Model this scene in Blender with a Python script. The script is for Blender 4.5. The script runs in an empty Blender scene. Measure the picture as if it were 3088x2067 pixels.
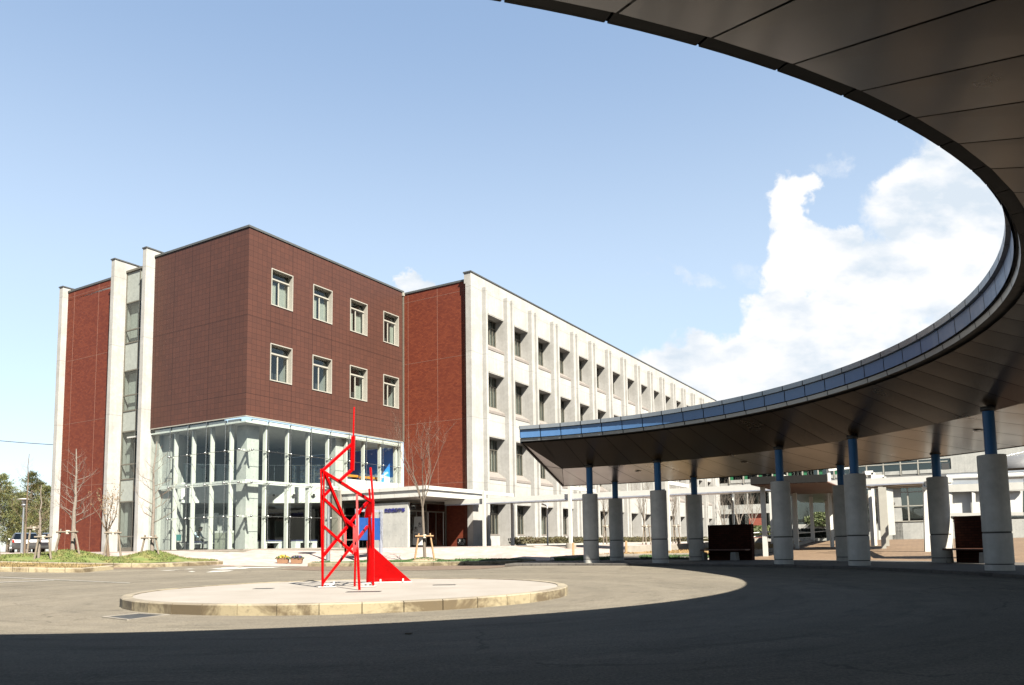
import bpy, bmesh, math, random
from mathutils import Vector, Matrix, noise
R = math.radians
random.seed(7)
SC = bpy.context.scene
COL = SC.collection
# ------------------------------------------------------------------ camera
F, CX, CY, PITCH, ROLL, YAW = 2319.8, 1544.0, 1417.67, .0961762, -.0149665, .53959
EYE = Vector((0, 0, 1.0))
_f = Vector((0, math.cos(PITCH), math.sin(PITCH))); _u = Vector((0, -math.sin(PITCH), math.cos(PITCH))); _r = Vector((1, 0, 0))
CR = _r*math.cos(ROLL) + _u*math.sin(ROLL); CU = -_r*math.sin(ROLL) + _u*math.cos(ROLL)
cam = bpy.data.cameras.new('camera'); camo = bpy.data.objects.new('camera', cam); COL.objects.link(camo)
cam.sensor_width = 36; cam.lens = F/3088*36; cam.shift_y = (CY-1033.5)/3088; cam.clip_end = 9000; cam.clip_start = .05
camo.matrix_world = Matrix(((CR.x, CU.x, -_f.x, EYE.x), (CR.y, CU.y, -_f.y, EYE.y), (CR.z, CU.z, -_f.z, EYE.z), (0, 0, 0, 1)))
SC.camera = camo
# ------------------------------------------------------------------ light, sky, exposure
SUN_H = Vector((.50, -.866, 0)); SUN_EL = R(43.6)
SUN = Vector((SUN_H.x*math.cos(SUN_EL), SUN_H.y*math.cos(SUN_EL), math.sin(SUN_EL)))
sl = bpy.data.lights.new('sun', 'SUN'); sl.energy = 5.0; sl.angle = R(.53); sl.color = (1, .935, .81)
so = bpy.data.objects.new('sun', sl); COL.objects.link(so)
so.rotation_euler = (-SUN).to_track_quat('-Z', 'Y').to_euler()
SC.view_settings.view_transform = 'Standard'; SC.view_settings.look = 'None'
SC.view_settings.exposure = 2.6; SC.view_settings.gamma = 1.0
SKY_STRENGTH = .05


class NT:
    """small helper that writes node trees"""
    def __init__(s, nt): s.nt = nt; s.n = nt.nodes; s.l = nt.links
    def node(s, t, **k):
        n = s.n.new(t)
        for a, v in k.items(): setattr(n, a, v)
        return n
    def put(s, sock, v):
        if isinstance(v, bpy.types.NodeSocket): s.l.new(v, sock)
        elif v is not None:
            if hasattr(sock.default_value, '__len__') and not hasattr(v, '__len__'): v = (v,)*len(sock.default_value)
            if hasattr(sock.default_value, '__len__') and len(sock.default_value) == 4 and len(v) == 3: v = (*v, 1)
            sock.default_value = v
    def math(s, op, a, b=None, c=None, clamp=False):
        n = s.node('ShaderNodeMath', operation=op, use_clamp=clamp)
        s.put(n.inputs[0], a); s.put(n.inputs[1], b)
        if c is not None: s.put(n.inputs[2], c)
        return n.outputs[0]
    def mix(s, fac, a, b, mode='MIX'):
        n = s.node('ShaderNodeMix', data_type='RGBA', blend_type=mode)
        s.put(n.inputs[0], fac); s.put(n.inputs[6], a); s.put(n.inputs[7], b)
        return n.outputs[2]
    def noise(s, vec, scale, detail=4, rough=.55, dist=0):
        n = s.node('ShaderNodeTexNoise'); s.put(n.inputs['Vector'], vec)
        n.inputs['Scale'].default_value = scale; n.inputs['Detail'].default_value = detail
        n.inputs['Roughness'].default_value = rough; n.inputs['Distortion'].default_value = dist
        return n.outputs['Fac']
    def ramp(s, v, *pts):
        n = s.node('ShaderNodeValToRGB'); s.put(n.inputs[0], v); e = n.color_ramp.elements
        while len(e) < len(pts): e.new(.5)
        for i, (p, c) in enumerate(pts):
            e[i].position = p; e[i].color = (*c, 1) if hasattr(c, '__len__') else (c, c, c, 1)
        return n.outputs[0]
    def sep(s, v):
        n = s.node('ShaderNodeSeparateXYZ'); s.put(n.inputs[0], v); return n.outputs
    def comb(s, x, y, z):
        n = s.node('ShaderNodeCombineXYZ'); s.put(n.inputs[0], x); s.put(n.inputs[1], y); s.put(n.inputs[2], z); return n.outputs[0]
    def scale(s, v, k):
        n = s.node('ShaderNodeVectorMath', operation='MULTIPLY'); s.put(n.inputs[0], v); n.inputs[1].default_value = k; return n.outputs[0]
    def smooth(s, v, a, b):
        n = s.node('ShaderNodeMapRange', interpolation_type='SMOOTHSTEP'); s.put(n.inputs[0], v)
        n.inputs[1].default_value = a; n.inputs[2].default_value = b; return n.outputs[0]
    def line(s, v, pos, hw):
        return s.math('COMPARE', v, pos, hw)


def ray(px, py):
    d = CR*((px-CX)/F) - CU*((py-CY)/F) + _f
    return d/d.y


def at(px, py, depth): return EYE + ray(px, py)*depth
def on_z(px, py, z):
    d = ray(px, py); return EYE + d*((z-EYE.z)/d.z)


W_ = bpy.data.worlds.new('World'); SC.world = W_; W_.use_nodes = True
w = NT(W_.node_tree); w.n.clear()
sky = w.node('ShaderNodeTexSky', sky_type='NISHITA', sun_disc=False, sun_elevation=SUN_EL, sun_rotation=math.atan2(SUN.x, SUN.y), air_density=1.0, dust_density=.6, ozone_density=1.0, altitude=20)
tc = w.node('ShaderNodeTexCoord').outputs['Generated']
d = w.sep(tc)
yy = w.math('MAXIMUM', d[1], .05)
gx, gz = w.math('DIVIDE', d[0], yy), w.math('DIVIDE', d[2], yy)
gp = w.comb(gx, gz, 0)
n1 = w.noise(gp, 7, 12, .62, .1)
n2 = w.noise(gp, 30, 8, .65)
wn_ = w.node('ShaderNodeTexNoise'); wn_.inputs['Scale'].default_value = 9; wn_.inputs['Detail'].default_value = 10; wn_.inputs['Roughness'].default_value = .6; w.l.new(gp, wn_.inputs['Vector'])
ws = w.sep(wn_.outputs['Color'])
GX = w.math('ADD', gx, w.math('MULTIPLY', w.math('SUBTRACT', ws[0], .5), .15)); GZ = w.math('ADD', gz, w.math('MULTIPLY', w.math('SUBTRACT', ws[1], .5), .15))
mask = None
def blob(px, py, rx, ry, tilt=0, amp=1.0):
    c = ray(px, py); cx_, cz_ = c.x, c.z
    dx = w.math('SUBTRACT', GX, cx_); dz = w.math('SUBTRACT', GZ, cz_)
    ct, st = math.cos(tilt), math.sin(tilt)
    a = w.math('ADD', w.math('MULTIPLY', dx, ct/rx), w.math('MULTIPLY', dz, st/rx))
    b = w.math('ADD', w.math('MULTIPLY', dx, -st/ry), w.math('MULTIPLY', dz, ct/ry))
    q = w.math('SQRT', w.math('ADD', w.math('MULTIPLY', a, a), w.math('MULTIPLY', b, b)))
    return w.math('MULTIPLY', w.smooth(q, 1.3, .35), amp)
for bl in ((2900, 560, .16, .085, .45), (2800, 570, .085, .065, .3), (2950, 680, .12, .08, 0), (2760, 800, .19, .06, .1), (2900, 800, .20, .08, 0), (2410, 600, .034, .05, -.3), (2400, 690, .038, .055, .1), (2460, 760, .075, .035, .2),
           (2370, 810, .045, .055, .1), (2350, 930, .055, .055, .1), (2470, 930, .10, .035, .3, .9), (2640, 960, .19, .05, .2, .9), (2050, 1105, .08, .05, -.1), (2170, 1150, .13, .055, -.1), (2330, 1060, .05, .05, .7), (2400, 1110, .12, .05, .2, .95), (2260, 1210, .3, .04, 0), (2560, 1060, .16, .04, .3, .8),
           (1262, 852, .026, .017, 0, .82), (2080, 835, .06, .02, -.35, .42), (2510, 490, .04, .03, .3, .43), (2240, 800, .05, .03, 0, .42)):
    v = blob(*bl); mask = v if mask is None else w.math('MAXIMUM', mask, v)
dens = w.math('ADD', w.math('MULTIPLY', mask, .72), w.math('ADD', w.math('MULTIPLY', w.math('SUBTRACT', n1, .5), .75), w.math('MULTIPLY', w.math('SUBTRACT', n2, .5), .30)))
dens = w.math('MULTIPLY', w.smooth(dens, .17, .50), w.smooth(mask, .0, .3))
front = w.smooth(d[1], .05, .2)
dens = w.math('MULTIPLY', dens, front)
# the clear sky: the physical sky, washed towards a pale blue by thin high haze
bg = w.node('ShaderNodeBackground'); 
skyc = w.mix(1.0, sky.outputs[0], (SKY_STRENGTH,)*3, 'MULTIPLY')
elev = w.smooth(d[2], .28, .64)
skyc = w.mix(w.math('MULTIPLY_ADD', elev, -.05, .66), skyc, w.mix(elev, (.108, .127, .143), (.056, .079, .113)))
shade = w.noise(w.comb(gx, w.math('MULTIPLY', gz, 1.8), 3.0), 7.5, 8, .55)
cloudc = w.ramp(shade, (.40, (.122, .137, .153)), (.53, (.168, .170, .173)))
skyc = w.mix(dens, skyc, cloudc)
w.put(bg.inputs[0], skyc); bg.inputs[1].default_value = 1.0
wo = w.node('ShaderNodeOutputWorld'); w.l.new(bg.outputs[0], wo.inputs[0])

# ------------------------------------------------------------------ materials
MATS = {}
ALBEDO = .38      # the photo is exposed bright: real-world base colours are this much below the first estimates given below
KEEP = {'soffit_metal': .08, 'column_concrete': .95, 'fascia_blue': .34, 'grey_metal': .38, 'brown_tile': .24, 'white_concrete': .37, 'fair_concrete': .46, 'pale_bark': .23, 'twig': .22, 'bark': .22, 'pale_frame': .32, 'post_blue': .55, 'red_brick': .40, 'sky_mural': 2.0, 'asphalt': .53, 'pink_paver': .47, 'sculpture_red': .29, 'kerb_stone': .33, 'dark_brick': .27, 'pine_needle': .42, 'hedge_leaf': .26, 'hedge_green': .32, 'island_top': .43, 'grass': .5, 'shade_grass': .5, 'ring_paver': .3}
def material(name, fn):
    m = bpy.data.materials.new(name); m.use_nodes = True
    t = NT(m.node_tree); b = t.n['Principled BSDF']
    fn(t, b); MATS[name] = m
    s = b.inputs['Base Color']
    if s.is_linked:
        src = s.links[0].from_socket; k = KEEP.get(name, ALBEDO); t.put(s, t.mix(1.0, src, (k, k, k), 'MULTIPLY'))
    return m
def coords(t, kind='Object'): return t.node('ShaderNodeTexCoord').outputs[kind]
def bump(t, b, h, strength=.3, dist=.01):
    n = t.node('ShaderNodeBump'); n.inputs['Strength'].default_value = strength; n.inputs['Distance'].default_value = dist
    t.put(n.inputs['Height'], h); t.l.new(n.outputs[0], b.inputs['Normal'])
def plain(name, col, rough=.6, metal=0.0, var=.12, scale=6.0, spec=.5, coat=0.0):
    def fn(t, b):
        v = t.noise(coords(t), scale, 5, .6)
        c = t.mix(t.ramp(v, (.3, 0.0), (.7, 1.0)), tuple(x*(1-var) for x in col), tuple(min(1, x*(1+var)) for x in col))
        t.put(b.inputs['Base Color'], c); b.inputs['Roughness'].default_value = rough; b.inputs['Metallic'].default_value = metal
        b.inputs['Specular IOR Level'].default_value = spec; b.inputs['Coat Weight'].default_value = coat
        t.put(b.inputs['Roughness'], t.math('MULTIPLY_ADD', v, .2, rough-.1))
    return material(name, fn)
def wall_uv(t):
    o = t.sep(coords(t)); n = t.sep(coords(t, 'Normal'))
    side = t.math('GREATER_THAN', t.math('ABSOLUTE', n[0]), .7)
    h = t.math('ADD', t.math('MULTIPLY', o[0], t.math('SUBTRACT', 1, side)), t.math('MULTIPLY', o[1], side))
    return h, o[2], side
def mult(t, c, f): return t.mix(1.0, c, t.comb(f, f, f), 'MULTIPLY')

def f_asphalt(t, b):
    o = coords(t)
    big = t.noise(o, .22, 5, .6); mid = t.noise(o, 1.7, 4, .6); fine = t.noise(o, 42, 4, .75); grit = t.noise(o, 95, 2, .6)
    c = t.mix(t.ramp(big, (.35, 0.0), (.68, 1.0)), (.132, .117, .092), (.172, .150, .118))
    c = t.mix(t.math('MULTIPLY', t.ramp(mid, (.45, 0.0), (.62, 1.0)), .35), c, (.115, .103, .085))
    c = mult(t, c, t.ramp(fine, (.30, .50), (.5, 1.0), (.7, 1.5)))
    c = t.mix(t.math('MULTIPLY', t.ramp(grit, (.62, 0.0), (.70, 1.0)), .6), c, (.34, .32, .29))
    s = t.sep(o); rr = t.math('SQRT', t.math('ADD', t.math('POWER', t.math('ADD', s[0], 3.2), 2), t.math('POWER', t.math('SUBTRACT', s[1], 15.8), 2)))
    # worn wheel tracks running round the island
    tr = t.noise(t.comb(rr, t.math('MULTIPLY', mid, .6), 0), 1.3, 5, .55)
    c = mult(t, c, t.ramp(tr, (.3, .80), (.7, 1.12)))
    # oil drips and dark scuffs, stretched along the way cars turn
    ang = t.math('ARCTAN2', t.math('SUBTRACT', s[1], 15.8), t.math('ADD', s[0], 3.2))
    sc = t.noise(t.comb(t.math('MULTIPLY', rr, 3.0), t.math('MULTIPLY', ang, 5.0), 0), 1.0, 6, .62)
    c = mult(t, c, t.ramp(sc, (.34, .76), (.46, 1.0)))
    vo = t.node('ShaderNodeTexVoronoi', feature='DISTANCE_TO_EDGE'); vo.inputs['Scale'].default_value = .28
    wv = t.node('ShaderNodeVectorMath', operation='ADD'); t.l.new(o, wv.inputs[0]); nz = t.node('ShaderNodeTexNoise'); nz.inputs['Scale'].default_value = 1.4; nz.inputs['Detail'].default_value = 5; t.l.new(o, nz.inputs['Vector']); t.l.new(nz.outputs['Color'], wv.inputs[1]); t.l.new(wv.outputs[0], vo.inputs['Vector'])
    crack = t.math('MULTIPLY', t.math('LESS_THAN', vo.outputs['Distance'], .006), t.ramp(big, (.5, 0.0), (.56, 1.0)))
    c = mult(t, c, t.math('MULTIPLY_ADD', crack, -.35, 1.0))
    t.put(b.inputs['Base Color'], c); b.inputs['Roughness'].default_value = .95; b.inputs['Specular IOR Level'].default_value = .12
    bump(t, b, t.math('ADD', fine, t.math('MULTIPLY', grit, .6)), .7, .008)
material('asphalt', f_asphalt)

def f_pave(c1, c2, joint, bw, bh, off=.5, rough=.85, ms=.012, rot=0.0):
    def fn(t, b):
        o = coords(t)
        mp = t.node('ShaderNodeMapping'); mp.inputs['Rotation'].default_value = (0, 0, rot); t.l.new(o, mp.inputs[0])
        br = t.node('ShaderNodeTexBrick', offset=off); t.l.new(mp.outputs[0], br.inputs[0])
        t.put(br.inputs['Color1'], c1); t.put(br.inputs['Color2'], c2); t.put(br.inputs['Mortar'], joint)
        br.inputs['Scale'].default_value = 1; br.inputs['Mortar Size'].default_value = ms; br.inputs['Brick Width'].default_value = bw; br.inputs['Row Height'].default_value = bh
        br.inputs['Bias'].default_value = 0
        v = t.noise(o, .5, 5, .6); v2 = t.noise(o, 9, 4, .6)
        c = mult(t, br.outputs[0], t.ramp(v, (.3, .86), (.7, 1.1)))
        c = mult(t, c, t.ramp(v2, (.3, .9), (.7, 1.08)))
        t.put(b.inputs['Base Color'], c); b.inputs['Roughness'].default_value = rough; b.inputs['Specular IOR Level'].default_value = .2
        bump(t, b, br.outputs['Fac'], -.25, .004)
    return fn
material('pink_paver', f_pave((.42, .37, .34), (.36, .27, .245), (.28, .24, .22), .3, .3, .5, ms=.008, rot=.54))
material('tan_paver', f_pave((.21, .155, .115), (.17, .12, .088), (.12, .09, .07), .2, .1, ms=.006))
material('path_paver', f_pave((.25, .17, .105), (.20, .13, .08), (.13, .09, .06), .3, .15, ms=.008, rot=-.3))
material('ring_paver', f_pave((.155, .14, .122), (.13, .118, .105), (.09, .083, .073), .4, .4, ms=.008))

def f_concrete(base, stain, k=1.0, joints=(), dots=False):
    def fn(t, b):
        o = coords(t)
        h, z, side = wall_uv(t)
        v = t.noise(o, .9, 6, .62, .4); v2 = t.noise(o, 6, 5, .65); streak = t.noise(t.comb(t.math('MULTIPLY', h, 3.2), t.math('MULTIPLY', z, .16), 0), 1.6, 5, .6)
        c = t.mix(t.ramp(v, (.38, 0.0), (.66, 1.0)), base, stain)
        c = mult(t, c, t.ramp(v2, (.3, .90), (.7, 1.07)))
        c = mult(t, c, t.ramp(streak, (.38, .90), (.6, 1.0)))
        lines = None
        for j in joints:
            l = t.line(z, j, .016); lines = l if lines is None else t.math('MAXIMUM', lines, l)
        if dots:
            fx = t.math('SUBTRACT', t.math('FRACT', t.math('DIVIDE', h, .46)), .5); fz = t.math('SUBTRACT', t.math('FRACT', t.math('DIVIDE', z, .62)), .5)
            q = t.math('ADD', t.math('MULTIPLY', fx, fx), t.math('MULTIPLY', fz, t.math('MULTIPLY', fz, 1.8)))
            dt = t.math('LESS_THAN', q, .0032); lines = dt if lines is None else t.math('MAXIMUM', lines, dt)
        if lines is not None: c = t.mix(t.math('MULTIPLY', lines, .6), c, tuple(x*.38 for x in base))
        t.put(b.inputs['Base Color'], c); b.inputs['Roughness'].default_value = .8
        bump(t, b, v2, .15, .01)
    return fn
material('white_concrete', f_concrete((.49, .48, .46), (.40, .39, .365), joints=(4.75, 8.71, 12.76, 16.81), dots=False))
material('fair_concrete', f_concrete((.42, .42, .395), (.34, .345, .33), dots=True))
material('column_concrete', f_concrete((.27, .26, .235), (.21, .205, .19)))
material('old_concrete', f_concrete((.33, .295, .245), (.25, .22, .18)))

def f_kerb(t, b):
    o = coords(t); v = t.noise(o, 1.1, 6, .7, .6); v2 = t.noise(o, 14, 5, .7); s = t.sep(o); n = t.sep(coords(t, 'Normal'))
    c = t.mix(t.ramp(v, (.44, 0.0), (.57, 1.0)), (.40, .33, .20), (.13, .09, .04))
    c = t.mix(t.math('MULTIPLY', t.ramp(v2, (.52, 0.0), (.7, 1.0)), .55), c, (.10, .075, .04))
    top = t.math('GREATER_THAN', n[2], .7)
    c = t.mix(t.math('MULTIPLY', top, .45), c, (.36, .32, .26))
    t.put(b.inputs['Base Color'], c); b.inputs['Roughness'].default_value = .9; bump(t, b, v2, .4, .01)
material('kerb_stone', f_kerb)

def f_island(t, b):
    o = coords(t); v = t.noise(o, .8, 6, .6); s = t.sep(o); st = t.noise(t.comb(t.math('MULTIPLY', s[0], .5), t.math('MULTIPLY', s[1], 6), 0), 2, 5, .6); f = t.noise(o, 60, 3, .6)
    c = t.mix(t.ramp(v, (.35, 0.0), (.68, 1.0)), (.325, .295, .262), (.27, .24, .205))
    c = mult(t, c, t.ramp(st, (.35, .90), (.65, 1.06))); c = mult(t, c, t.ramp(f, (.3, .88), (.7, 1.1)))
    t.put(b.inputs['Base Color'], c); b.inputs['Roughness'].default_value = .85; bump(t, b, f, .25, .004)
material('island_top', f_island)

def f_tile(t, b):
    h, z, side = wall_uv(t)
    br = t.node('ShaderNodeTexBrick', offset=0.0); t.l.new(t.comb(h, t.math('SUBTRACT', z, 7.65), 0), br.inputs[0])
    t.put(br.inputs['Color1'], (.164, .067, .047)); t.put(br.inputs['Color2'], (.138, .059, .043)); t.put(br.inputs['Mortar'], (.085, .036, .028))
    br.inputs['Scale'].default_value = 1; br.inputs['Mortar Size'].default_value = .011; br.inputs['Mortar Smooth'].default_value = .2
    br.inputs['Brick Width'].default_value = .3; br.inputs['Row Height'].default_value = .287
    c = br.outputs[0]; lines = None
    for p in (8.8, 12.86):
        l = t.line(z, p, .014); lines = l if lines is None else t.math('MAXIMUM', lines, l)
    for p in (1.5, 5.98, 7.5, 2.98, 4.49):
        l = t.line(h, p, .013); lines = t.math('MAXIMUM', lines, l)
    c = t.mix(t.math('MULTIPLY', lines, .75), c, (.04, .018, .015))
    v = t.noise(coords(t), .35, 4, .5); c = mult(t, c, t.ramp(v, (.3, .93), (.7, 1.06)))
    t.put(b.inputs['Base Color'], c); b.inputs['Roughness'].default_value = .5; b.inputs['Specular IOR Level'].default_value = .18
    bump(t, b, br.outputs['Fac'], -.3, .004)
material('brown_tile', f_tile)

def f_redbrick(t, b):
    h, z, side = wall_uv(t)
    br = t.node('ShaderNodeTexBrick', offset=.5); t.l.new(t.comb(h, z, 0), br.inputs[0])
    t.put(br.inputs['Color1'], (.190, .041, .016)); t.put(br.inputs['Color2'], (.132, .0235, .010)); t.put(br.inputs['Mortar'], (.11, .022, .012))
    br.inputs['Scale'].default_value = 1; br.inputs['Mortar Size'].default_value = .006; br.inputs['Brick Width'].default_value = .2; br.inputs['Row Height'].default_value = .1; br.inputs['Bias'].default_value = 0
    v = t.noise(coords(t), .4, 3, .5); c = mult(t, br.outputs[0], t.ramp(v, (.3, .95), (.7, 1.05)))
    t.put(b.inputs['Base Color'], c); b.inputs['Roughness'].default_value = .65; b.inputs['Specular IOR Level'].default_value = .2; bump(t, b, br.outputs['Fac'], -.3, .004)
material('red_brick', f_redbrick)
def f_darkbrick(t, b):
    h, z, side = wall_uv(t)
    br = t.node('ShaderNodeTexBrick', offset=.5); t.l.new(t.comb(h, z, 0), br.inputs[0])
    t.put(br.inputs['Color1'], (.10, .03, .018)); t.put(br.inputs['Color2'], (.05, .016, .010)); t.put(br.inputs['Mortar'], (.03, .014, .010))
    br.inputs['Scale'].default_value = 1; br.inputs['Mortar Size'].default_value = .01; br.inputs['Brick Width'].default_value = .22; br.inputs['Row Height'].default_value = .075
    t.put(b.inputs['Base Color'], br.outputs[0]); b.inputs['Roughness'].default_value = .85; b.inputs['Specular IOR Level'].default_value = .05; bump(t, b, br.outputs['Fac'], -.4, .006)
material('dark_brick', f_darkbrick)
def f_farbrick(t, b):
    h, z, side = wall_uv(t)
    br = t.node('ShaderNodeTexBrick', offset=.5); t.l.new(t.comb(h, z, 0), br.inputs[0])
    t.put(br.inputs['Color1'], (.36, .07, .025)); t.put(br.inputs['Color2'], (.28, .05, .02)); t.put(br.inputs['Mortar'], (.2, .05, .03))
    br.inputs['Scale'].default_value = 1; br.inputs['Mortar Size'].default_value = .01; br.inputs['Brick Width'].default_value = .22; br.inputs['Row Height'].default_value = .075
    t.put(b.inputs['Base Color'], br.outputs[0]); b.inputs['Roughness'].default_value = .8
material('orange_brick', f_farbrick)

def f_soffit(t, b):
    o = coords(t); v = t.noise(o, .7, 5, .6); s = t.noise(o, 1.6, 5, .6, .3)
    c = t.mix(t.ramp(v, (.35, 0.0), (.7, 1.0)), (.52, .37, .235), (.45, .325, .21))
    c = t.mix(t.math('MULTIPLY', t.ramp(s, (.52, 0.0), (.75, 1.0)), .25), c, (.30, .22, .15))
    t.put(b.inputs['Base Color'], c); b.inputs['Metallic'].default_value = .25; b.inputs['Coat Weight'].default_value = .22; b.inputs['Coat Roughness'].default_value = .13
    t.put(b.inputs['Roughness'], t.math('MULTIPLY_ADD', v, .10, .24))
material('soffit_metal', f_soffit)
plain('grey_metal', (.42, .45, .48), .35, .6, .06)
plain('fascia_blue', (.085, .215, .47), .42, 0, .04, coat=.08)
plain('post_blue', (.004, .085, .23), .4, 0, .1, spec=.25)
plain('joint_dark', (.10, .095, .085), .9)
plain('black_gap', (.012, .011, .011), .6)
plain('coping_metal', (.16, .165, .16), .45, .5)
plain('sculpture_red', (.62, .0, .0015), .3, 0, .08, spec=.12)
plain('white_paint', (.74, .73, .70), .45, 0, .05)
plain('white_steel', (.66, .65, .61), .4, 0, .05)
plain('pale_frame', (.50, .48, .42), .45, 0, .06)
plain('bronze_frame', (.20, .185, .15), .45, .3, .08)
plain('steel', (.45, .46, .46), .28, .9, .06)
plain('dark_frame', (.05, .05, .05), .4, .4)
plain('sill_stone', (.25, .22, .20), .75)
plain('curtain', (.60, .60, .54), .9)
plain('interior_white', (.62, .63, .60), .8)
plain('interior_dark', (.035, .037, .04), .8)  # near-black room walls: the dimness indoors is put into the colour
plain('interior_grey_green', (.36, .39, .36), .7)
plain('interior_grey', (.16, .17, .175), .8)
plain('navy_cushion', (.012, .022, .10), .7)
plain('teal_plastic', (.02, .17, .17), .5)
plain('orange_wood', (.62, .24, .02), .5)
plain('sign_blue', (.008, .07, .30), .4)
plain('letter_blue', (.028, .030, .24), .5)
plain('lilac_frame', (.40, .42, .50), .4, .2)
plain('plaque_black', (.010, .010, .011), .2)
plain('terracotta', (.30, .15, .075), .8)
plain('wood_pole', (.21, .17, .125), .85, scale=20, var=.3)
plain('tan_wood', (.40, .24, .11), .8, scale=20, var=.3)
plain('grey_wood', (.17, .155, .135), .85, scale=20, var=.3)
plain('bark', (.26, .205, .15), .9, scale=18, var=.35)
plain('pale_bark', (.36, .30, .245), .9, scale=18, var=.3)
plain('twig', (.27, .18, .11), .9, scale=12, var=.25)
plain('soil', (.36, .26, .165), .95, scale=14, var=.3)
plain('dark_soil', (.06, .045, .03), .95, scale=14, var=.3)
plain('yellow_petal', (.80, .55, .01), .7)
plain('purple_petal', (.045, .012, .16), .7)
plain('leaf_green', (.06, .12, .02), .7, var=.4)
plain('car_silver', (.17, .175, .185), .22, .7, .03, coat=.6)
plain('car_dark', (.025, .028, .04), .22, .5, .03, coat=.6)
plain('car_white', (.60, .62, .64), .25, .2, .03, coat=.6)
plain('rubber', (.015, .015, .015), .8)
plain('tail_red', (.55, .02, .01), .2)
plain('lamp_glass', (.6, .6, .55), .2)
plain('skin', (.42, .26, .18), .6)
plain('hair', (.010, .009, .009), .5)
plain('vest_grey', (.06, .06, .055), .8)
plain('shirt_blue', (.50, .62, .72), .8)
plain('bin_green', (.30, .32, .26), .6)
plain('rope', (.55, .52, .44), .8)
plain('cast_iron', (.06, .063, .066), .5, .6, scale=30)
plain('green_frame', (.01, .16, .06), .5)
plain('roof_grey', (.28, .28, .28), .6)
plain('panel_bright', (.78, .78, .76), .5, 0, .02)
plain('dark_fascia', (.022, .021, .020), .7, 0, spec=.1)  # path canopy fascia: the ring canopy's shade is put into its colour
plain('shade_leaf', (.016, .026, .006), .8, var=.4)
plain('movement_joint', (.27, .13, .09), .8)
plain('slate_panel', (.20, .20, .205), .5, .2)
plain('brown_wood', (.12, .035, .015), .6, var=.3, scale=14)
plain('seat_concrete', (.34, .34, .33), .8)
def f_glass(tint, refl):
    def fn(t, b):
        tr = t.node('ShaderNodeBsdfTransparent'); t.put(tr.inputs[0], tint)
        gl = t.node('ShaderNodeBsdfGlossy'); gl.inputs['Roughness'].default_value = .01; t.put(gl.inputs[0], (.95, 1, .98))
        lw = t.node('ShaderNodeLayerWeight'); lw.inputs[0].default_value = .5
        fr = t.math('MULTIPLY_ADD', t.math('POWER', lw.outputs['Facing'], 5), 1-refl, refl)
        mx = t.node('ShaderNodeMixShader'); t.l.new(fr, mx.inputs[0]); t.l.new(tr.outputs[0], mx.inputs[1]); t.l.new(gl.outputs[0], mx.inputs[2])
        t.l.new(mx.outputs[0], t.n['Material Output'].inputs[0])
    return fn
material('clear_glass', f_glass((.90, .95, .93), .045))
material('window_glass', f_glass((.62, .67, .65), .07))
material('car_glass', f_glass((.12, .14, .15), .08))
def f_grass(g1, g2, dry, amt):
    def fn(t, b):
        o = coords(t); v = t.noise(o, 2.2, 5, .65); v2 = t.noise(o, 30, 4, .7)
        c = t.mix(t.ramp(v2, (.35, 0.0), (.65, 1.0)), g1, g2)
        c = t.mix(t.math('MULTIPLY', t.ramp(v, (.45, 0.0), (.62, 1.0)), amt), c, dry)
        t.put(b.inputs['Base Color'], c); b.inputs['Roughness'].default_value = .9; bump(t, b, v2, .8, .03)
    return fn
material('grass', f_grass((.075, .11, .014), (.115, .15, .022), (.22, .17, .06), .55))
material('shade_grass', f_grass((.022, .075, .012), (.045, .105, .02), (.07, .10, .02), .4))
material('dry_grass', f_grass((.33, .23, .085), (.27, .18, .07), (.10, .12, .03), .25))
material('lawn_straw', f_grass((.36, .22, .075), (.29, .175, .06), (.40, .27, .11), .4))
def f_leaves(a, b_, c_):
    def fn(t, b):
        o = coords(t); g = t.node('ShaderNodeNewGeometry')
        v = t.noise(o, .9, 3, .6); rnd = g.outputs['Random Per Island']
        c = t.mix(rnd, a, b_); c = t.mix(t.math('MULTIPLY', t.ramp(v, (.5, 0.0), (.66, 1.0)), .6), c, c_)
        t.put(b.inputs['Base Color'], c); b.inputs['Roughness'].default_value = .7
    return fn
material('pine_needle', f_leaves((.045, .070, .009), (.115, .120, .013), (.20, .13, .02)))
material('hedge_leaf', f_leaves((.075, .075, .012), (.16, .13, .022), (.14, .07, .02)))
material('hedge_green', f_leaves((.05, .085, .012), (.12, .15, .02), (.14, .13, .03)))
material('bud_leaf', f_leaves((.24, .15, .06), (.18, .11, .04), (.12, .13, .04)))
def f_mural(t, b):
    o = t.sep(coords(t)); p = t.comb(o[1], o[2], 0)
    v = t.noise(t.scale(p, (.55, 1.0, 1)), 1.6, 6, .6, .4); low = t.smooth(o[2], 6.6, 5.0)
    m = t.smooth(t.math('ADD', v, t.math('MULTIPLY', low, .16)), .60, .74)
    c = t.mix(low, (.006, .055, .20), (.012, .13, .36)); c = t.mix(m, c, (.55, .60, .62))
    t.put(b.inputs['Base Color'], c); b.inputs['Roughness'].default_value = .6
material('sky_mural', f_mural)
def f_grate(t, b):
    o = coords(t); ck = t.node('ShaderNodeTexChecker'); ck.inputs['Scale'].default_value = 26; t.l.new(o, ck.inputs[0])
    c = t.mix(ck.outputs['Fac'], (.05, .055, .06), (.13, .14, .145)); t.put(b.inputs['Base Color'], c); b.inputs['Metallic'].default_value = .6; b.inputs['Roughness'].default_value = .45
material('grate', f_grate)
def f_paint(t, b):
    o = coords(t); v = t.noise(o, 9, 5, .7)
    c = t.mix(t.ramp(v, (.50, 0.0), (.66, 1.0)), (.62, .61, .57), (.20, .185, .16)); t.put(b.inputs['Base Color'], c); b.inputs['Roughness'].default_value = .8
material('road_paint', f_paint)
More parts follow.
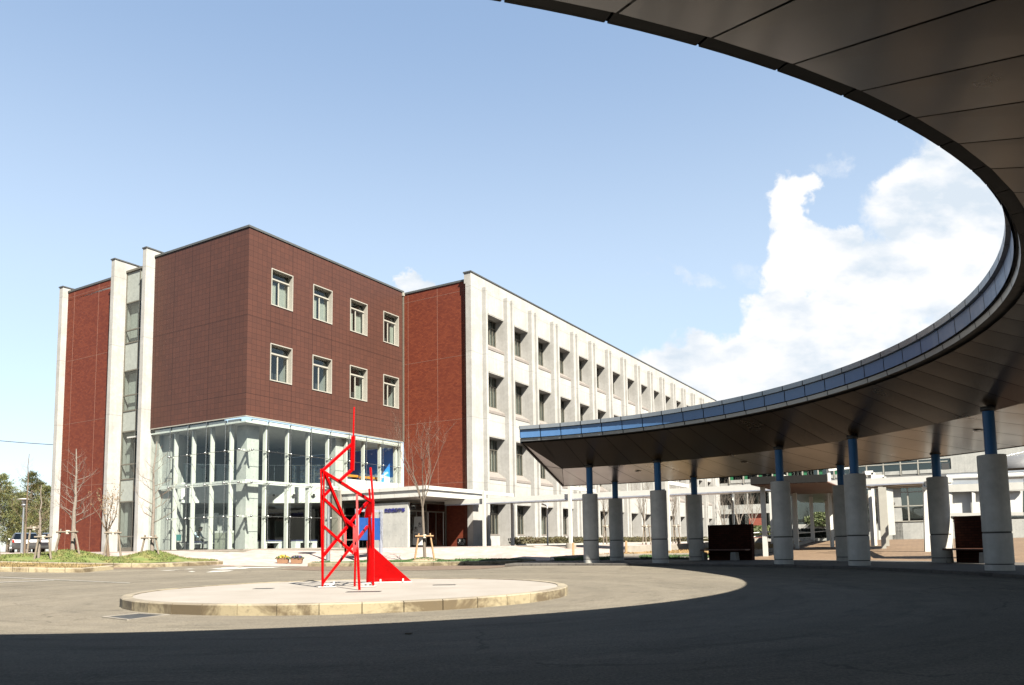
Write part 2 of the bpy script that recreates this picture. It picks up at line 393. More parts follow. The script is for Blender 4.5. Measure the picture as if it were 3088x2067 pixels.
def f_worn(t, b):
    o = coords(t); v = t.noise(o, 7, 5, .7)
    c = t.mix(t.ramp(v, (.42, 0.0), (.6, 1.0)), (.30, .28, .24), (.155, .142, .122)); t.put(b.inputs['Base Color'], c); b.inputs['Roughness'].default_value = .85
material('worn_paint', f_worn)


# ------------------------------------------------------------------ mesh helpers
class MB:
    def __init__(s): s.v = []; s.f = []; s.m = []; s.sm = []
    def add(s, vs, fs, m=0, smooth=False):
        k = len(s.v); s.v += [tuple(x) for x in vs]
        for f in fs: s.f.append([i+k for i in f]); s.m.append(m); s.sm.append(smooth)
    def box(s, x0, x1, y0, y1, z0, z1, m=0, M=None):
        vs = [Vector((x, y, z)) for z in (z0, z1) for y in (y0, y1) for x in (x0, x1)]
        if M is not None: vs = [M @ q for q in vs]
        s.add(vs, [(0, 2, 3, 1), (4, 5, 7, 6), (0, 1, 5, 4), (2, 6, 7, 3), (0, 4, 6, 2), (1, 3, 7, 5)], m)
    def quad(s, a, b, c, d, m=0): s.add((a, b, c, d), [(0, 1, 2, 3)], m)
    def poly(s, pts, m=0): s.add(pts, [tuple(range(len(pts)))], m)
    def prism(s, pts, off, m=0):
        n = len(pts); off = Vector(off); a = [Vector(p) for p in pts]; b = [p+off for p in a]
        fs = [tuple(range(n))[::-1], tuple(range(n, 2*n))] + [(i, (i+1) % n, n+(i+1) % n, n+i) for i in range(n)]
        s.add(a+b, fs, m)
    def tube(s, p0, p1, r0, r1=None, n=8, m=0, caps=True, smooth=True):
        r1 = r0 if r1 is None else r1; p0 = Vector(p0); p1 = Vector(p1); ax = p1-p0
        if ax.length < 1e-6: return
        q = ax.to_track_quat('Z', 'Y'); vs = []
        for p, r in ((p0, r0), (p1, r1)):
            for i in range(n):
                a = 2*math.pi*i/n; vs.append(p + q @ Vector((math.cos(a)*r, math.sin(a)*r, 0)))
        s.add(vs, [(i, (i+1) % n, n+(i+1) % n, n+i) for i in range(n)], m, smooth)
        if caps: s.add(vs, [tuple(range(n))[::-1], tuple(range(n, 2*n))], m)
    def bar(s, p0, p1, w, h, m=0, up=(0, 0, 1), ext=0.0):
        p0 = Vector(p0); p1 = Vector(p1); d = (p1-p0).normalized(); p0 = p0-d*ext; p1 = p1+d*ext
        up = Vector(up)
        if abs(d.dot(up)) > .98: up = Vector((0, 1, 0))
        x = d.cross(up).normalized(); y = x.cross(d)
        vs = [p + x*a*w/2 + y*b*h/2 for p in (p0, p1) for b in (-1, 1) for a in (-1, 1)]
        s.add(vs, [(0, 2, 3, 1), (4, 5, 7, 6), (0, 1, 5, 4), (2, 6, 7, 3), (0, 4, 6, 2), (1, 3, 7, 5)], m)
    def lathe(s, prof, n=32, c=(0, 0, 0), m=0, smooth=True, caps=True):
        c = Vector(c); vs = [c + Vector((r*math.cos(2*math.pi*i/n), r*math.sin(2*math.pi*i/n), z)) for r, z in prof for i in range(n)]
        fs = [(k*n+i, k*n+(i+1) % n, (k+1)*n+(i+1) % n, (k+1)*n+i) for k in range(len(prof)-1) for i in range(n)]
        s.add(vs, fs, m, smooth)
        if caps: s.add(vs, [tuple(range(n))[::-1], tuple(range((len(prof)-1)*n, len(prof)*n))], m)
    def ball(s, c, rx, ry=None, rz=None, n=12, m=0):
        ry = ry or rx; rz = rz or rx; c = Vector(c); k = n//2; vs = [c+Vector((0, 0, -rz))]
        for j in range(1, k):
            t = math.pi*j/k-math.pi/2
            for i in range(n):
                a = 2*math.pi*i/n; vs.append(c+Vector((rx*math.cos(t)*math.cos(a), ry*math.cos(t)*math.sin(a), rz*math.sin(t))))
        vs.append(c+Vector((0, 0, rz))); e = len(vs)-1
        fs = [(0, 1+(i+1) % n, 1+i) for i in range(n)] + [(1+j*n+i, 1+j*n+(i+1) % n, 1+(j+1)*n+(i+1) % n, 1+(j+1)*n+i) for j in range(k-2) for i in range(n)] + [(e, 1+(k-2)*n+i, 1+(k-2)*n+(i+1) % n) for i in range(n)]
        s.add(vs, fs, m, True)
    def build(s, name, mats, parent=None, bevel=0.0, loc=None, rz=None):
        me = bpy.data.meshes.new(name); me.from_pydata(s.v, [], s.f)
        mats = mats if isinstance(mats, (list, tuple)) else [mats]
        for m in mats: me.materials.append(MATS[m])
        me.polygons.foreach_set('material_index', s.m); me.polygons.foreach_set('use_smooth', s.sm); me.update()
        o = bpy.data.objects.new(name, me); COL.objects.link(o)
        if parent is not None: o.parent = parent
        if loc is not None: o.location = loc
        if rz is not None: o.rotation_euler[2] = rz
        if bevel:
            b = o.modifiers.new('bevel', 'BEVEL'); b.width = bevel; b.segments = 2; b.limit_method = 'ANGLE'; b.angle_limit = R(40)
        return o
def empty(name, loc=(0, 0, 0), rz=0.0):
    o = bpy.data.objects.new(name, None); COL.objects.link(o); o.location = loc; o.rotation_euler[2] = rz; o.empty_display_size = .3; return o
def tag(o, label=None, cat=None, group=None, kind=None):
    if label: o['label'] = label
    if cat: o['category'] = cat
    if group: o['group'] = group
    if kind: o['kind'] = kind
    return o
def copy_tree(o, parent=None):
    c = o.copy(); COL.objects.link(c)
    if parent is not None: c.parent = parent
    for ch in [x for x in bpy.data.objects if x.parent == o]: copy_tree(ch, c)
    return c
def text_mesh(name, body, size, mat, parent, M, extrude=.01, bold=0.0, align='LEFT'):
    cu = bpy.data.curves.new(name, 'FONT'); cu.body = body; cu.size = size; cu.extrude = extrude; cu.offset = bold; cu.align_x = align
    tmp = bpy.data.objects.new(name, cu); COL.objects.link(tmp)
    bpy.context.view_layer.update()
    me = bpy.data.meshes.new_from_object(tmp.evaluated_get(bpy.context.evaluated_depsgraph_get()))
    bpy.data.objects.remove(tmp); me.transform(M); me.materials.clear(); me.materials.append(MATS[mat])
    o = bpy.data.objects.new(name, me); COL.objects.link(o); o.parent = parent; return o

# ------------------------------------------------------------------ the lie of the land
C = Vector((-3.2, 15.8, 0))
def sst(u): u = min(max(u, 0), 1); return u*u*(3-2*u)
def G(x, y):
    r = math.hypot(x-C.x, y-C.y); wd = 7+13*min(max(x/10, 0), 1)
    a = math.degrees(math.atan2(x-C.x, y-C.y)) % 360
    ex = .085*sst((r-10.3)/2.5)*(1-sst((r-13.5)/3.5))*sst((a-8)/8)*(1-sst((a-100)/14))
    return .0155*min(max(r-4.5, 0), 13)+.7*min(max((r-17.5)/wd, 0), 1)+ex
def hit(px, py, dz=0.0, tmax=140):
    d = ray(px, py); t = 3.0
    while t < tmax:
        p = EYE+d*t
        if p.z < G(p.x, p.y)+dz: break
        t += .02
    return EYE+d*t
def pol(r, deg, z=0.0): return Vector((C.x+r*math.sin(R(deg)), C.y+r*math.cos(R(deg)), z))
def sheet(name, poly, off, mat, grid=1.2, hf=None, kind='structure', parent=None):
    bm = bmesh.new(); vs = [bm.verts.new((p[0], p[1], 0)) for p in poly]; bm.faces.new(vs)
    bmesh.ops.triangulate(bm, faces=bm.faces[:])
    xs = [p[0] for p in poly]; ys = [p[1] for p in poly]
    for ax, lo, hi in ((0, min(xs), max(xs)), (1, min(ys), max(ys))):
        k = math.floor(lo/grid)+1
        while k*grid < hi:
            co = [0, 0, 0]; no = [0, 0, 0]; co[ax] = k*grid; no[ax] = 1
            bmesh.ops.bisect_plane(bm, geom=bm.verts[:]+bm.edges[:]+bm.faces[:], plane_co=co, plane_no=no, dist=1e-5); k += 1
    for v in bm.verts: v.co.z = (hf(v.co.x, v.co.y) if hf else G(v.co.x, v.co.y))+off
    bmesh.ops.recalc_face_normals(bm, faces=bm.faces[:])
    if sum(f.normal.z for f in bm.faces) < 0: bmesh.ops.reverse_faces(bm, faces=bm.faces[:])
    me = bpy.data.meshes.new(name); bm.to_mesh(me); bm.free(); me.materials.append(MATS[mat])
    for p in me.polygons: p.use_smooth = True
    o = bpy.data.objects.new(name, me); COL.objects.link(o)
    if kind: o['kind'] = kind
    if parent: o.parent = parent
    return o
def kerb(name, pts, width, top, mat='kerb_stone', step=.6, depth=.35, gap=.014, closed=False, label=None, hf=None):
    """a line of kerb blocks along pts; the line is the road-side edge, blocks go to its left"""
    mb = MB(); P2 = [Vector((p[0], p[1])) for p in pts]
    if closed: P2.append(P2[0])
    for a, b in zip(P2[:-1], P2[1:]):
        L = (b-a).length; n = max(1, round(L/step)); d = (b-a)/L; nrm = Vector((-d.y, d.x))
        for i in range(n):
            s0, s1 = L*i/n+gap/2, L*(i+1)/n-gap/2
            q = [a+d*s0, a+d*s1, a+d*s1+nrm*width, a+d*s0+nrm*width]
            zt = [(hf or G)(p.x, p.y)+top for p in q]; ch = .018
            inn = [q[0]+nrm*ch, q[1]+nrm*ch, q[2], q[3]]
            vs = [(p.x, p.y, z-depth) for p, z in zip(q, zt)] + [(p.x, p.y, z-(ch if k < 2 else 0)) for k, (p, z) in enumerate(zip(q, zt))] + [(p.x, p.y, z) for p, z in zip(inn[:2], zt[:2])]
            mb.add(vs, [(0, 1, 5, 4), (4, 5, 9, 8), (8, 9, 6, 7), (2, 3, 7, 6), (1, 2, 6, 9, 5), (3, 0, 4, 8, 7)])
    o = mb.build(name, mat); o['kind'] = 'structure'; return o

# road: one polar sheet out to the horizon
mb = MB(); rad = [0, 4, 5, 6, 8, 9.5, 10.5, 11.2, 12, 12.85, 14, 15, 16, 17.5, 19, 21, 23, 24.5, 27, 31, 35, 38, 45, 60, 90, 150, 300, 700, 1600, 4000]; NS = 144
for r in rad:
    for i in range(NS):
        p = pol(r, 360*i/NS); mb.v.append((p.x, p.y, G(p.x, p.y)-.004))
for k in range(len(rad)-1):
    for i in range(NS):
        a, b, c_, d_ = k*NS+i, k*NS+(i+1) % NS, (k+1)*NS+(i+1) % NS, (k+1)*NS+i
        mb.f.append([a, d_, c_, b] if k else [a, d_, c_]); mb.m.append(0); mb.sm.append(True)
tag(mb.build('road', 'asphalt'), kind='structure')
# traffic island
RI, ZI = 4.29, .165
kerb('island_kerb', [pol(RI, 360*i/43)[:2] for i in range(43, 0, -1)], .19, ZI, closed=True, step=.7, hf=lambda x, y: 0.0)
mb = MB(); mb.lathe([(0.001, ZI-.012), (RI-.185, ZI-.012)], 96, (C.x, C.y, 0), caps=False)
mb.f = [f[::-1] for f in mb.f]
o = tag(mb.build('island_paving', 'island_top'), kind='structure')
o.data.flip_normals()
# paved plaza in front of the building
plaza = [(-95, 26), (-40, 22), (-24.5, 26.9), (-18.9, 28.9), (-14.3, 30.8), (-13.16, 31.85), (-9.79, 32.25), (-8.5, 32.2), (-3.9, 31.5), (-.1, 31.7), (.9, 32.6)]
plaza += [pol(18.25, a)[:2] for a in (14, 18, 22, 27, 32, 37)] + [(10.5, 37), (11.5, 44), (30, 80), (55, 115), (-20, 120), (-95, 70)]
sheet('plaza_paving', plaza, .006, 'pink_paver', 1.6)
# ring pavement under the canopy, and its kerb
ring = [pol(12.95, a)[:2] for a in range(13, 101, 3)] + [pol(18.3, a)[:2] for a in range(100, 12, -3)]
sheet('ring_pavement', ring, 0, 'ring_paver', 2.0, hf=lambda x, y: .28)
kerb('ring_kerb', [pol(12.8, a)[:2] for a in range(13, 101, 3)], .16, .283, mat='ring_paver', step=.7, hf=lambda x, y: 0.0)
# brick path leading away to the right
path = [pol(18.3, a)[:2] for a in (41, 46, 52, 58, 64, 70, 76, 82, 88)] + [(34, 24), (60, 70), (48, 78), (30, 62), (21, 52), (14.2, 39.5)]
sheet('brick_path', path, .012, 'path_paver', 1.6)
# tan footway in front of the right-hand bed
sheet('footway', [(-8.5, 32.1), (-8.9, 29.6), (-7.2, 28.5), (-3.4, 27.7), (-.6, 27.9), (1.2, 28.4), (1.1, 31.9), (-.1, 31.6), (-3.9, 31.2)], .004, 'tan_paver', 1.2)
sheet('footway', [(-24.5, 25.4), (-18.9, 27.6), (-15.3, 29.45), (-13.9, 30.3), (-14.3, 30.6), (-18.97, 28.7), (-24.5, 26.8)], .004, 'tan_paver', 1.2)
# painted markings
def stripe(name, pix, mat='road_paint', off=.004):
    sheet(name, [hit(*p)[:2] for p in pix], off, mat, .8)
def z2(x, y): return (400+x/2.8517, 1200+y/2.8517)
def z6(x, y): return (x/1.6736, 1650+y/1.6736)
for q in (((220, 1491), (300, 1484), (415, 1479), (330, 1486)), ((478, 1496), (510, 1491), (542, 1496), (510, 1499)), ((630, 1503), (690, 1490), (872, 1485), (820, 1494)), ((640, 1475), (760, 1463), (960, 1452), (900, 1462), (830, 1471)),
          ((690, 1482), (800, 1471), (1040, 1462), (960, 1471)), ((900, 1466), (960, 1459), (1280, 1455), (1200, 1463)), ((440, 1476), (480, 1472), (540, 1471), (500, 1475))):
    stripe('crosswalk_stripe', [z2(*p) for p in q])
for q in (((0, 151), (655, 181), (655, 184.5), (0, 155)), ((0, 177), (272, 167), (272, 170.5), (0, 181))):
    stripe('lane_line', [z6(*p) for p in q], 'worn_paint')
# ------------------------------------------------------------------ the faculty building; local axes: x along the front, y along the left side, z up
O = Vector((-13.34, 38.2, 0)); RZ = math.atan2(.8583, .5131)
U = Vector((math.cos(RZ), math.sin(RZ), 0)); V = Vector((-U.y, U.x, 0))
def Wd(a, b, z=0.0): return O+U*a+V*b+Vector((0, 0, z))
FL = .9
bld = tag(empty('college_building', O, RZ), 'four storey college building with brown tiled corner block, glazed lobby and long white concrete wing', 'building')
# brown tiled upper block
mb = MB(); A_ = [0, 1.5, 3, 4.5, 6, 7.5, 9, 10.5, 12.03, 12.5]; Z_ = [7.65, 9.7, 11.69, 13.75, 15.74, 17.43]
WIN = [(i, j) for i in (1, 3, 5, 7) for j in (1, 3)]
for i in range(9):
    for j in range(5):
        if (i, j) in WIN: continue
        mb.quad((A_[i], 0, Z_[j]), (A_[i+1], 0, Z_[j]), (A_[i+1], 0, Z_[j+1]), (A_[i], 0, Z_[j+1]))
mb.quad((0, 0, 7.65), (0, 0, 17.43), (0, 7.78, 17.43), (0, 7.78, 7.65))
mb.quad((0, 0, 17.43), (12.5, 0, 17.43), (12.5, 7.78, 17.43), (0, 7.78, 17.43))
mb.build('brown_tile_wall', 'brown_tile', bld)
L_ = lambda x0, y0, t, x1, y1: [(x0, y0), (x1, y0), (x1, y0+t), (x0+t, y0+t), (x0+t, y1), (x0, y1)]
mb = MB(); mb.prism([(x, y, 17.45) for x, y in L_(-.05, -.05, .3, 12.52, 7.78)], (0, 0, .11)); mb.build('coping', 'coping_metal', bld)
mb = MB(); mb.prism([(x, y, 7.60) for x, y in L_(-.03, -.03, .09, 12.5, 7.7)], (0, 0, .045)); mb.build('bottom_trim', 'pale_frame', bld)
mb = MB(); mb.box(12.38, 12.47, -.09, -.01, 7.6, 17.2); mb.box(12.34, 12.49, -.13, -.01, 17.2, 17.42, 1); mb.build('downpipe', ['bronze_frame', 'pale_frame'], bld)
# square windows of the tiled block
def tile_window(kind):
    wd, ht = 1.5, 1.99
    f = MB()
    for x0, x1, z0, z1 in ((0, wd, 0, .05), (0, wd, ht-.05, ht), (0, .042, .05, ht-.05), (wd-.042, wd, .05, ht-.05)):
        f.box(x0, x1, -.035, .42, z0, z1)
    y0, y1 = .26, .32
    f.box(.05, wd-.05, y0-.05, y1+.02, 1.48, 1.55)
    for x0, x1, z0, z1 in ((.05, wd-.05, .05, .10), (.05, wd-.05, 1.43, 1.48), (.05, wd-.05, 1.55, 1.58), (.05, wd-.05, ht-.09, ht-.05), (.05, .10, .1, 1.43), (wd-.10, wd-.05, .1, 1.43), (.72, .78, .1, 1.43)):
        f.box(x0, x1, y0, y1, z0, z1)
    o = f.build('window', 'pale_frame', bld)
    for z0, z1 in ((.09, 1.44), (1.57, ht-.08)):
        g = MB(); g.quad((.09, .288, z0), (wd-.09, .288, z0), (wd-.09, .288, z1), (.09, .288, z1)); g.build('pane', 'window_glass', o)
    cur = MB()
    def pleat(x0, x1, z0=.12, z1=1.42, y=.40):
        n = 22; pts = []
        for k in range(n+1):
            x = x0+(x1-x0)*k/n; pts.append((x, y+.03*math.sin(k*2.1)+.012*math.sin(k*5)))
        for (xa, ya), (xb, yb) in zip(pts[:-1], pts[1:]): cur.quad((xa, ya, z0), (xb, yb, z0), (xb, yb, z1), (xa, ya, z1))
    if kind == 'open': pleat(.1, .70, y=.42); pleat(.9, 1.42, y=.46)
    if kind == 'half': pleat(.8, 1.4, .1, .95)
    if kind == 'side': pleat(1.1, 1.44)
    if cur.v: cur.build('curtain', 'curtain', o)
    r = MB(); r.box(.0, wd, .95, 1.0, -.3, ht+.3); r.box(0, wd, .43, .95, -.02, .0, 1); r.box(0, wd, .43, .95, ht, ht+.02, 1); r.box(wd, wd+.02, .43, .95, 0, ht, 1); r.box(-.02, 0, .43, .95, 0, ht)
    r.build('room_interior', ['interior_dark', 'interior_white'], o)
    return o
protos = {k: tile_window(k) for k in ('open', 'half', 'side', 'dark')}
kinds = {(1, 3): 'open', (3, 3): 'open', (5, 3): 'open', (7, 3): 'side', (1, 1): 'dark', (3, 1): 'dark', (5, 1): 'half', (7, 1): 'dark'}
used = set()
for ij in WIN:
    k = kinds[ij]; o = protos[k] if k not in used else copy_tree(protos[k], bld); used.add(k)
    o.location = (A_[ij[0]], 0, Z_[ij[1]])
# red brick walls with their pale movement joints
mb = MB(); mb.box(12.5, 12.75, -5.15, -.02, FL, 17.3)
for z in (4.78, 8.68, 12.64, 16.72): mb.box(12.495, 12.502, -5.1, -.02, z, z+.016, 1)
for y in (-4.79, -2.74, -.4): mb.box(12.494, 12.502, y, y+.017, FL, 17.25, 1)
mb.build('red_brick_wall', ['red_brick', 'movement_joint'], bld)
mb = MB(); mb.box(12.45, 12.8, -5.2, -.02, 17.3, 17.42); mb.build('coping', 'coping_metal', bld)
mb = MB(); mb.box(.2, .55, 11.1, 16.95, 17.15, 17.27); mb.build('coping', 'coping_metal', bld)
mb = MB(); mb.box(.24, .5, 11.05, 16.95, FL, 17.15)
for z in (4.85, 8.75, 12.7, 16.8): mb.box(.235, .242, 11.1, 16.8, z, z+.016, 1)
for y in (16.2, 13.6): mb.box(.234, .242, y, y+.017, FL, 17.14, 1)
mb.build('red_brick_wall', ['red_brick', 'movement_joint'], bld)
mb = MB(); mb.box(.24, 12.5, 11.1, 17.6, 16.6, 16.7); mb.box(.3, 12.5, 17.3, 17.4, FL, 16.6); mb.box(2.0, 12.5, 7.8, 11.1, 16.8, 16.9); mb.build('roof', 'roof_grey', bld)
# tall concrete piers of the left side
for y0, y1, x0, x1, zt in ((7.8, 8.13, -.54, 2.0, 17.86), (10.78, 11.12, -.54, 2.0, 17.82), (16.95, 17.34, -.10, .6, 17.45)):
    mb = MB(); mb.box(x0, x1, y0, y1, FL, zt); mb.build('concrete_pier', 'white_concrete', bld, bevel=.012)
    mb = MB(); mb.box(x0-.04, x1+.02, y0-.04, y1+.04, zt, zt+.07); mb.build('coping', 'coping_metal', bld)
# stair glazing between the piers
mb = MB(); Y0, Y1, X = 8.13, 10.78, .24
zs = [FL, 1.10, 1.75, 3.72, 5.0, 5.85, 7.75, 8.95, 9.85, 11.3, 12.95, 13.7, 15.35, 17.2]
for z in zs[1:]: mb.box(X-.03, X+.05, Y0, Y1, z-.035, z+.035)
mb.box(X-.03, X+.06, Y0, Y1, FL, FL+.16); mb.box(X-.08, X+.1, Y0, Y1, 17.2, 17.32)
for y in (Y0, 9.43, Y1-.07): mb.box(X-.035, X+.055, y, y+.07, FL, 17.2)
st = mb.build('stair_window', 'bronze_frame', bld)
for z0, z1 in ((15.35, 17.2), (11.3, 12.95), (7.75, 8.95), (3.72, 5.0)):
    mb = MB(); mb.box(X+.0, X+.02, Y0, Y1, z0, z1); mb.build('spandrel_panel', 'interior_grey_green', st)
for z0, z1 in ((13.7, 15.35), (12.95, 13.7), (9.85, 11.3), (8.95, 9.85), (5.85, 7.75), (5.0, 5.85), (1.75, 3.72), (1.1, 1.75)):
    mb = MB(); mb.quad((X, Y0, z0), (X, Y1, z0), (X, Y1, z1), (X, Y0, z1)); mb.build('pane', 'window_glass', st)
mb = MB(); mb.box(1.9, 1.95, Y0, Y1, FL, 17.2); 
for z in (4.6, 8.6, 12.6): mb.box(.4, 1.9, Y0, Y1, z, z+.25, 1)
for k in range(4): mb.bar((.9, Y0+.3, 1.2+k*3.95), (.9, Y1-.3, 2.9+k*3.95), .5, .12, 1)
for z0, z1 in ((13.0, 15.3), (9.0, 11.2), (5.0, 7.7), (1.1, 3.7)): mb.box(.5, .55, 9.75, Y1-.1, z0, z1, 1)
mb.build('stair_interior', ['interior_dark', 'interior_white'], st)

# ---------------- white concrete wing
B1 = -5.5; BF = -5.79; PX0 = 13.64; BW = 2.36; PITCHX = 3.23; NB = 15; ZF = 17.03
mb = MB(); mb.box(12.2, 13.42, B1, B1+.4, FL, 17.03); mb.box(12.9, 13.42, B1+.4, B1+1.2, FL, 17.03); mb.box(13.42, PX0, BF, B1+1.2, FL, ZF)
mb.build('corner_pier', 'white_concrete', bld)
mb = MB(); mb.box(12.2, 64.6, B1, B1+.5, 17.03, 17.68); mb.build('parapet', 'white_concrete', bld)
mb = MB(); mb.box(12.15, 64.65, B1-.05, B1+.55, 17.68, 17.76); mb.build('coping', 'coping_metal', bld)
mb = MB(); mb.box(12.75, 64.6, B1+.5, 12, 16.9, 17.0); mb.box(64.3, 64.6, B1+1.2, 12, FL, 16.9); mb.box(12.75, 64.3, B1+2.6, B1+2.7, FL, 16.9, 1)
mb.build('roof', ['roof_grey', 'interior_dark'], bld)
def pier_mesh():
    m = MB(); m.box(0, .22, BF, B1+.9, FL, ZF); m.box(.22, .66, BF+.155, B1+.9, FL, ZF-.02); m.box(.66, .88, BF, B1+.9, FL, ZF)
    return m.build('wing_pier', 'white_concrete', bld)
pr = pier_mesh()
for k in range(NB):
    o = pr if k == 0 else copy_tree(pr, bld); o.location.x = PX0+BW+PITCHX*k
mb = MB(); mb.box(PX0+BW+PITCHX*(NB-1)+.88, 64.6, B1, B1+1.2, FL, 17.03); mb.build('wing_pier', 'white_concrete', bld)
ROWS = [(13.25, 15.5), (9.2, 11.76), (5.02, 7.69), (.9, 3.53)]
SPB = [(15.5, 17.03), (11.76, 13.25), (7.69, 9.2), (3.53, 5.02)]
sp = []
for z0, z1 in SPB:
    m = MB(); m.box(0, BW, B1, B1+.75, z0, z1); m.box(0, BW, B1-.014, B1, z0+.06, z0+.10); sp.append(m.build('spandrel', 'white_concrete', bld))
wn = []
for j, (z0, z1) in enumerate(ROWS):
    m = MB(); gy = B1+.64; gb = z0+.62 if j < 3 else 1.66
    m.box(0, BW, gy-.03, gy+.05, gb-.05, gb); m.box(0, BW, gy-.03, gy+.05, z1-.05, z1)
    zt = gb+(z1-gb)*.68
    m.box(.05, BW-.05, gy-.04, gy+.05, zt-.03, zt+.03)
    for x in (0, .74, 1.58, BW-.05): m.box(x, x+.05, gy-.032, gy+.05, gb, z1-.05)
    for x in (.37, 1.17, 1.95): m.box(x, x+.035, gy-.028, gy+.05, gb, z1-.05)
    o = m.build('wing_window', 'bronze_frame', bld)
    g = MB(); g.quad((.02, gy+.012, gb), (BW-.02, gy+.012, gb), (BW-.02, gy+.012, z1-.05), (.02, gy+.012, z1-.05)); g.build('pane', 'window_glass', o)
    s_ = MB()
    if j < 3: s_.prism([(0, B1-.03, z0), (0, B1-.03, z0+.16), (0, gy-.03, gb-.05), (0, gy-.03, z0)], (BW, 0, 0))
    else: s_.box(0, BW, B1+.48, gy-.03, 1.56, 1.62); s_.box(0, BW, B1+.5, B1+.9, FL, 1.56, 1)
    s_.build('sill', ['sill_stone', 'white_concrete'], o)
    c_ = MB(); n = 40
    for k in range(n):
        if not (k/n > (.82 if j != 3 else .9) or (j in (1, 2) and k/n > .70)): continue
        xa, xb = .06+(BW-.12)*k/n, .06+(BW-.12)*(k+1)/n; ya, yb = gy+.16+.03*math.sin(k*2.2), gy+.16+.03*math.sin((k+1)*2.2)
        c_.quad((xa, ya, gb), (xb, yb, gb), (xb, yb, z1-.1), (xa, ya, z1-.1))
    c_.build('curtain', 'curtain', o)
    wn.append(o)
vr = random.Random(4)
for k in range(NB):
    for j in range(4):
        a = sp[j] if k == 0 else copy_tree(sp[j], bld); a.location.x = PX0+PITCHX*k
        b = wn[j] if k == 0 else copy_tree(wn[j], bld); b.location.x = PX0+PITCHX*k
        if k:
            for ch in [q for q in bpy.data.objects if q.parent == b and q.name.startswith('curtain')]:
                s = vr.choice((.0, .55, 1, 1, 1.25, 1.6)) if k > 1 else 1
                if s == 0: bpy.data.objects.remove(ch)
                else: ch.scale.x = s; ch.location.x = (BW-.06)*(1-s)

# ---------------- glazed lobby
ZT = 7.6
gl = MB(); gl.add([(.04, 7.7, FL+.05), (.04, .04, FL+.05), (6.75, .04, FL+.05), (.04, 7.7, ZT), (.04, .04, ZT), (6.75, .04, ZT), (6.75, .04, 4.66), (12.4, .04, 4.66), (12.4, .04, ZT)], [(0, 1, 4, 3), (1, 2, 6, 5, 4), (6, 7, 8, 5)])
gw = gl.build('glass_wall', 'clear_glass', bld)
mb = MB(); NF = [1.5*k for k in range(1, 9)]; NL = [1.5*k for k in range(1, 5)]
for x in NF: mb.tube((x, .0, FL if x < 6.6 else 4.2), (x, .0, ZT), .014, n=6)
for y in NL: mb.tube((.0, y, FL), (.0, y, ZT), .014, n=6)
for z in (5.95, 4.3, 2.6):
    mb.tube((0.5, -.0, z), (12.4 if z > 4.5 else 6.7, -.0, z), .011, n=6); mb.tube((0, .5, z), (0, 6.2, z), .011, n=6)
mb.build('tension_rod', 'steel', gw)
mb = MB(); mb.ball((0, -.03, 0), .065, n=10); mb.tube((0, -.02, 0), (0, .3, 0), .022, n=8); mb.box(-.05, .05, .18, .30, -.05, .05, 1)
ft = mb.build('glass_fitting', ['steel', 'white_steel'], gw); first = True
spots = [(x, 0, z, 0) for x in NF for z in (5.95, 4.3, 2.6) if not (x > 6.6 and z < 5)] + [(0, y, z, -math.pi/2) for y in NL for z in (5.95, 4.3, 2.6)]
spots += [(.42, 0, z, 0) for z in (5.95, 4.3, 2.6)] + [(0, .42, z, -math.pi/2) for z in (5.95, 4.3, 2.6)]
for x, y, z, rz in spots:
    o = ft if first else copy_tree(ft, gw); first = False; o.location = (x, y, z); o.rotation_euler[2] = rz
mb = MB()
for z in (5.95, 4.3, 2.6): mb.bar((.42, .05, z), (.70, .70, z), .12, .09); mb.bar((.05, .42, z), (.70, .70, z), .12, .09)
mb.build('corner_bracket', 'white_steel', gw)
fin = MB(); fin.box(-.045, .045, .24, .46, 0, 1); fm = fin.build('glass_fin', 'white_steel', bld); first = True
fins = [(x+.06, 0, 0, FL if x < 6.7 else 4.75) for x in NF] + [(0, y-.06, -math.pi/2, FL) for y in NL]
for x, y, rz, z0 in fins:
    o = fm if first else copy_tree(fm, bld); first = False; o.location = (x, y, z0); o.rotation_euler[2] = rz; o.scale[2] = 7.3-z0
mb = MB(); mb.box(12.28, 12.44, .03, .5, 4.7, 7.56); mb.box(7.3, 12.28, .02, .5, 4.66, 4.92); mb.box(7.3, 12.44, .06, .5, 7.3, 7.56)
mb.build('upper_window_frame', 'white_steel', bld)
# light shelf strips behind the top of the glass
mb = MB()
for x in [0]+NF[:5]: mb.box(max(x+.08, .5), min(x+1.42, 6.7), .065, .16, 7.35, 7.53)
for x in NF[5:8]: mb.box(x+.03, min(x+1.47, 12.25), .065, .16, 7.39, 7.52) if x > 7.3 else mb.box(7.7, x+1.47, .065, .16, 7.39, 7.52)
for y in [0]+NL: mb.box(.065, .16, max(y+.08, .5), y+1.42, 7.35, 7.53)
mb.build('light_shelf', 'panel_bright', bld)
for x0, x1, y0, y1 in ((.7, 1.48, .7, 1.48), (6.9, 7.77, .5, 1.3), (.55, 1.35, 6.6, 7.4)):
    mb = MB(); mb.box(x0, x1, y0, y1, FL, 7.32); mb.build('lobby_column', 'fair_concrete', bld, bevel=.02)
mb = MB(); mb.box(.3, 2.2, 7.4, 7.74, FL, 7.32); mb.build('lobby_wall', 'fair_concrete', bld)
mb = MB(); mb.box(-.02, 6.75, -.04, .5, FL-.12, FL+.06); mb.box(-.04, .5, .5, 7.74, FL-.12, FL+.06); mb.build('plinth', 'old_concrete', bld)
mb = MB(); mb.box(.06, 12.4, .06, 10, 7.32, 7.4, 1); mb.box(.5, 12.4, .5, 10, FL-.05, FL+.03, 2); mb.box(0.3, 12.4, 9.9, 10, FL, 7.32)
mb.box(2.2, 2.4, 7.74, 10, FL, 7.3); mb.box(12.37, 12.42, .1, 9.9, FL, 7.3); mb.box(8.2, 8.4, 6.4, 10, 4.65, 7.3, 0)
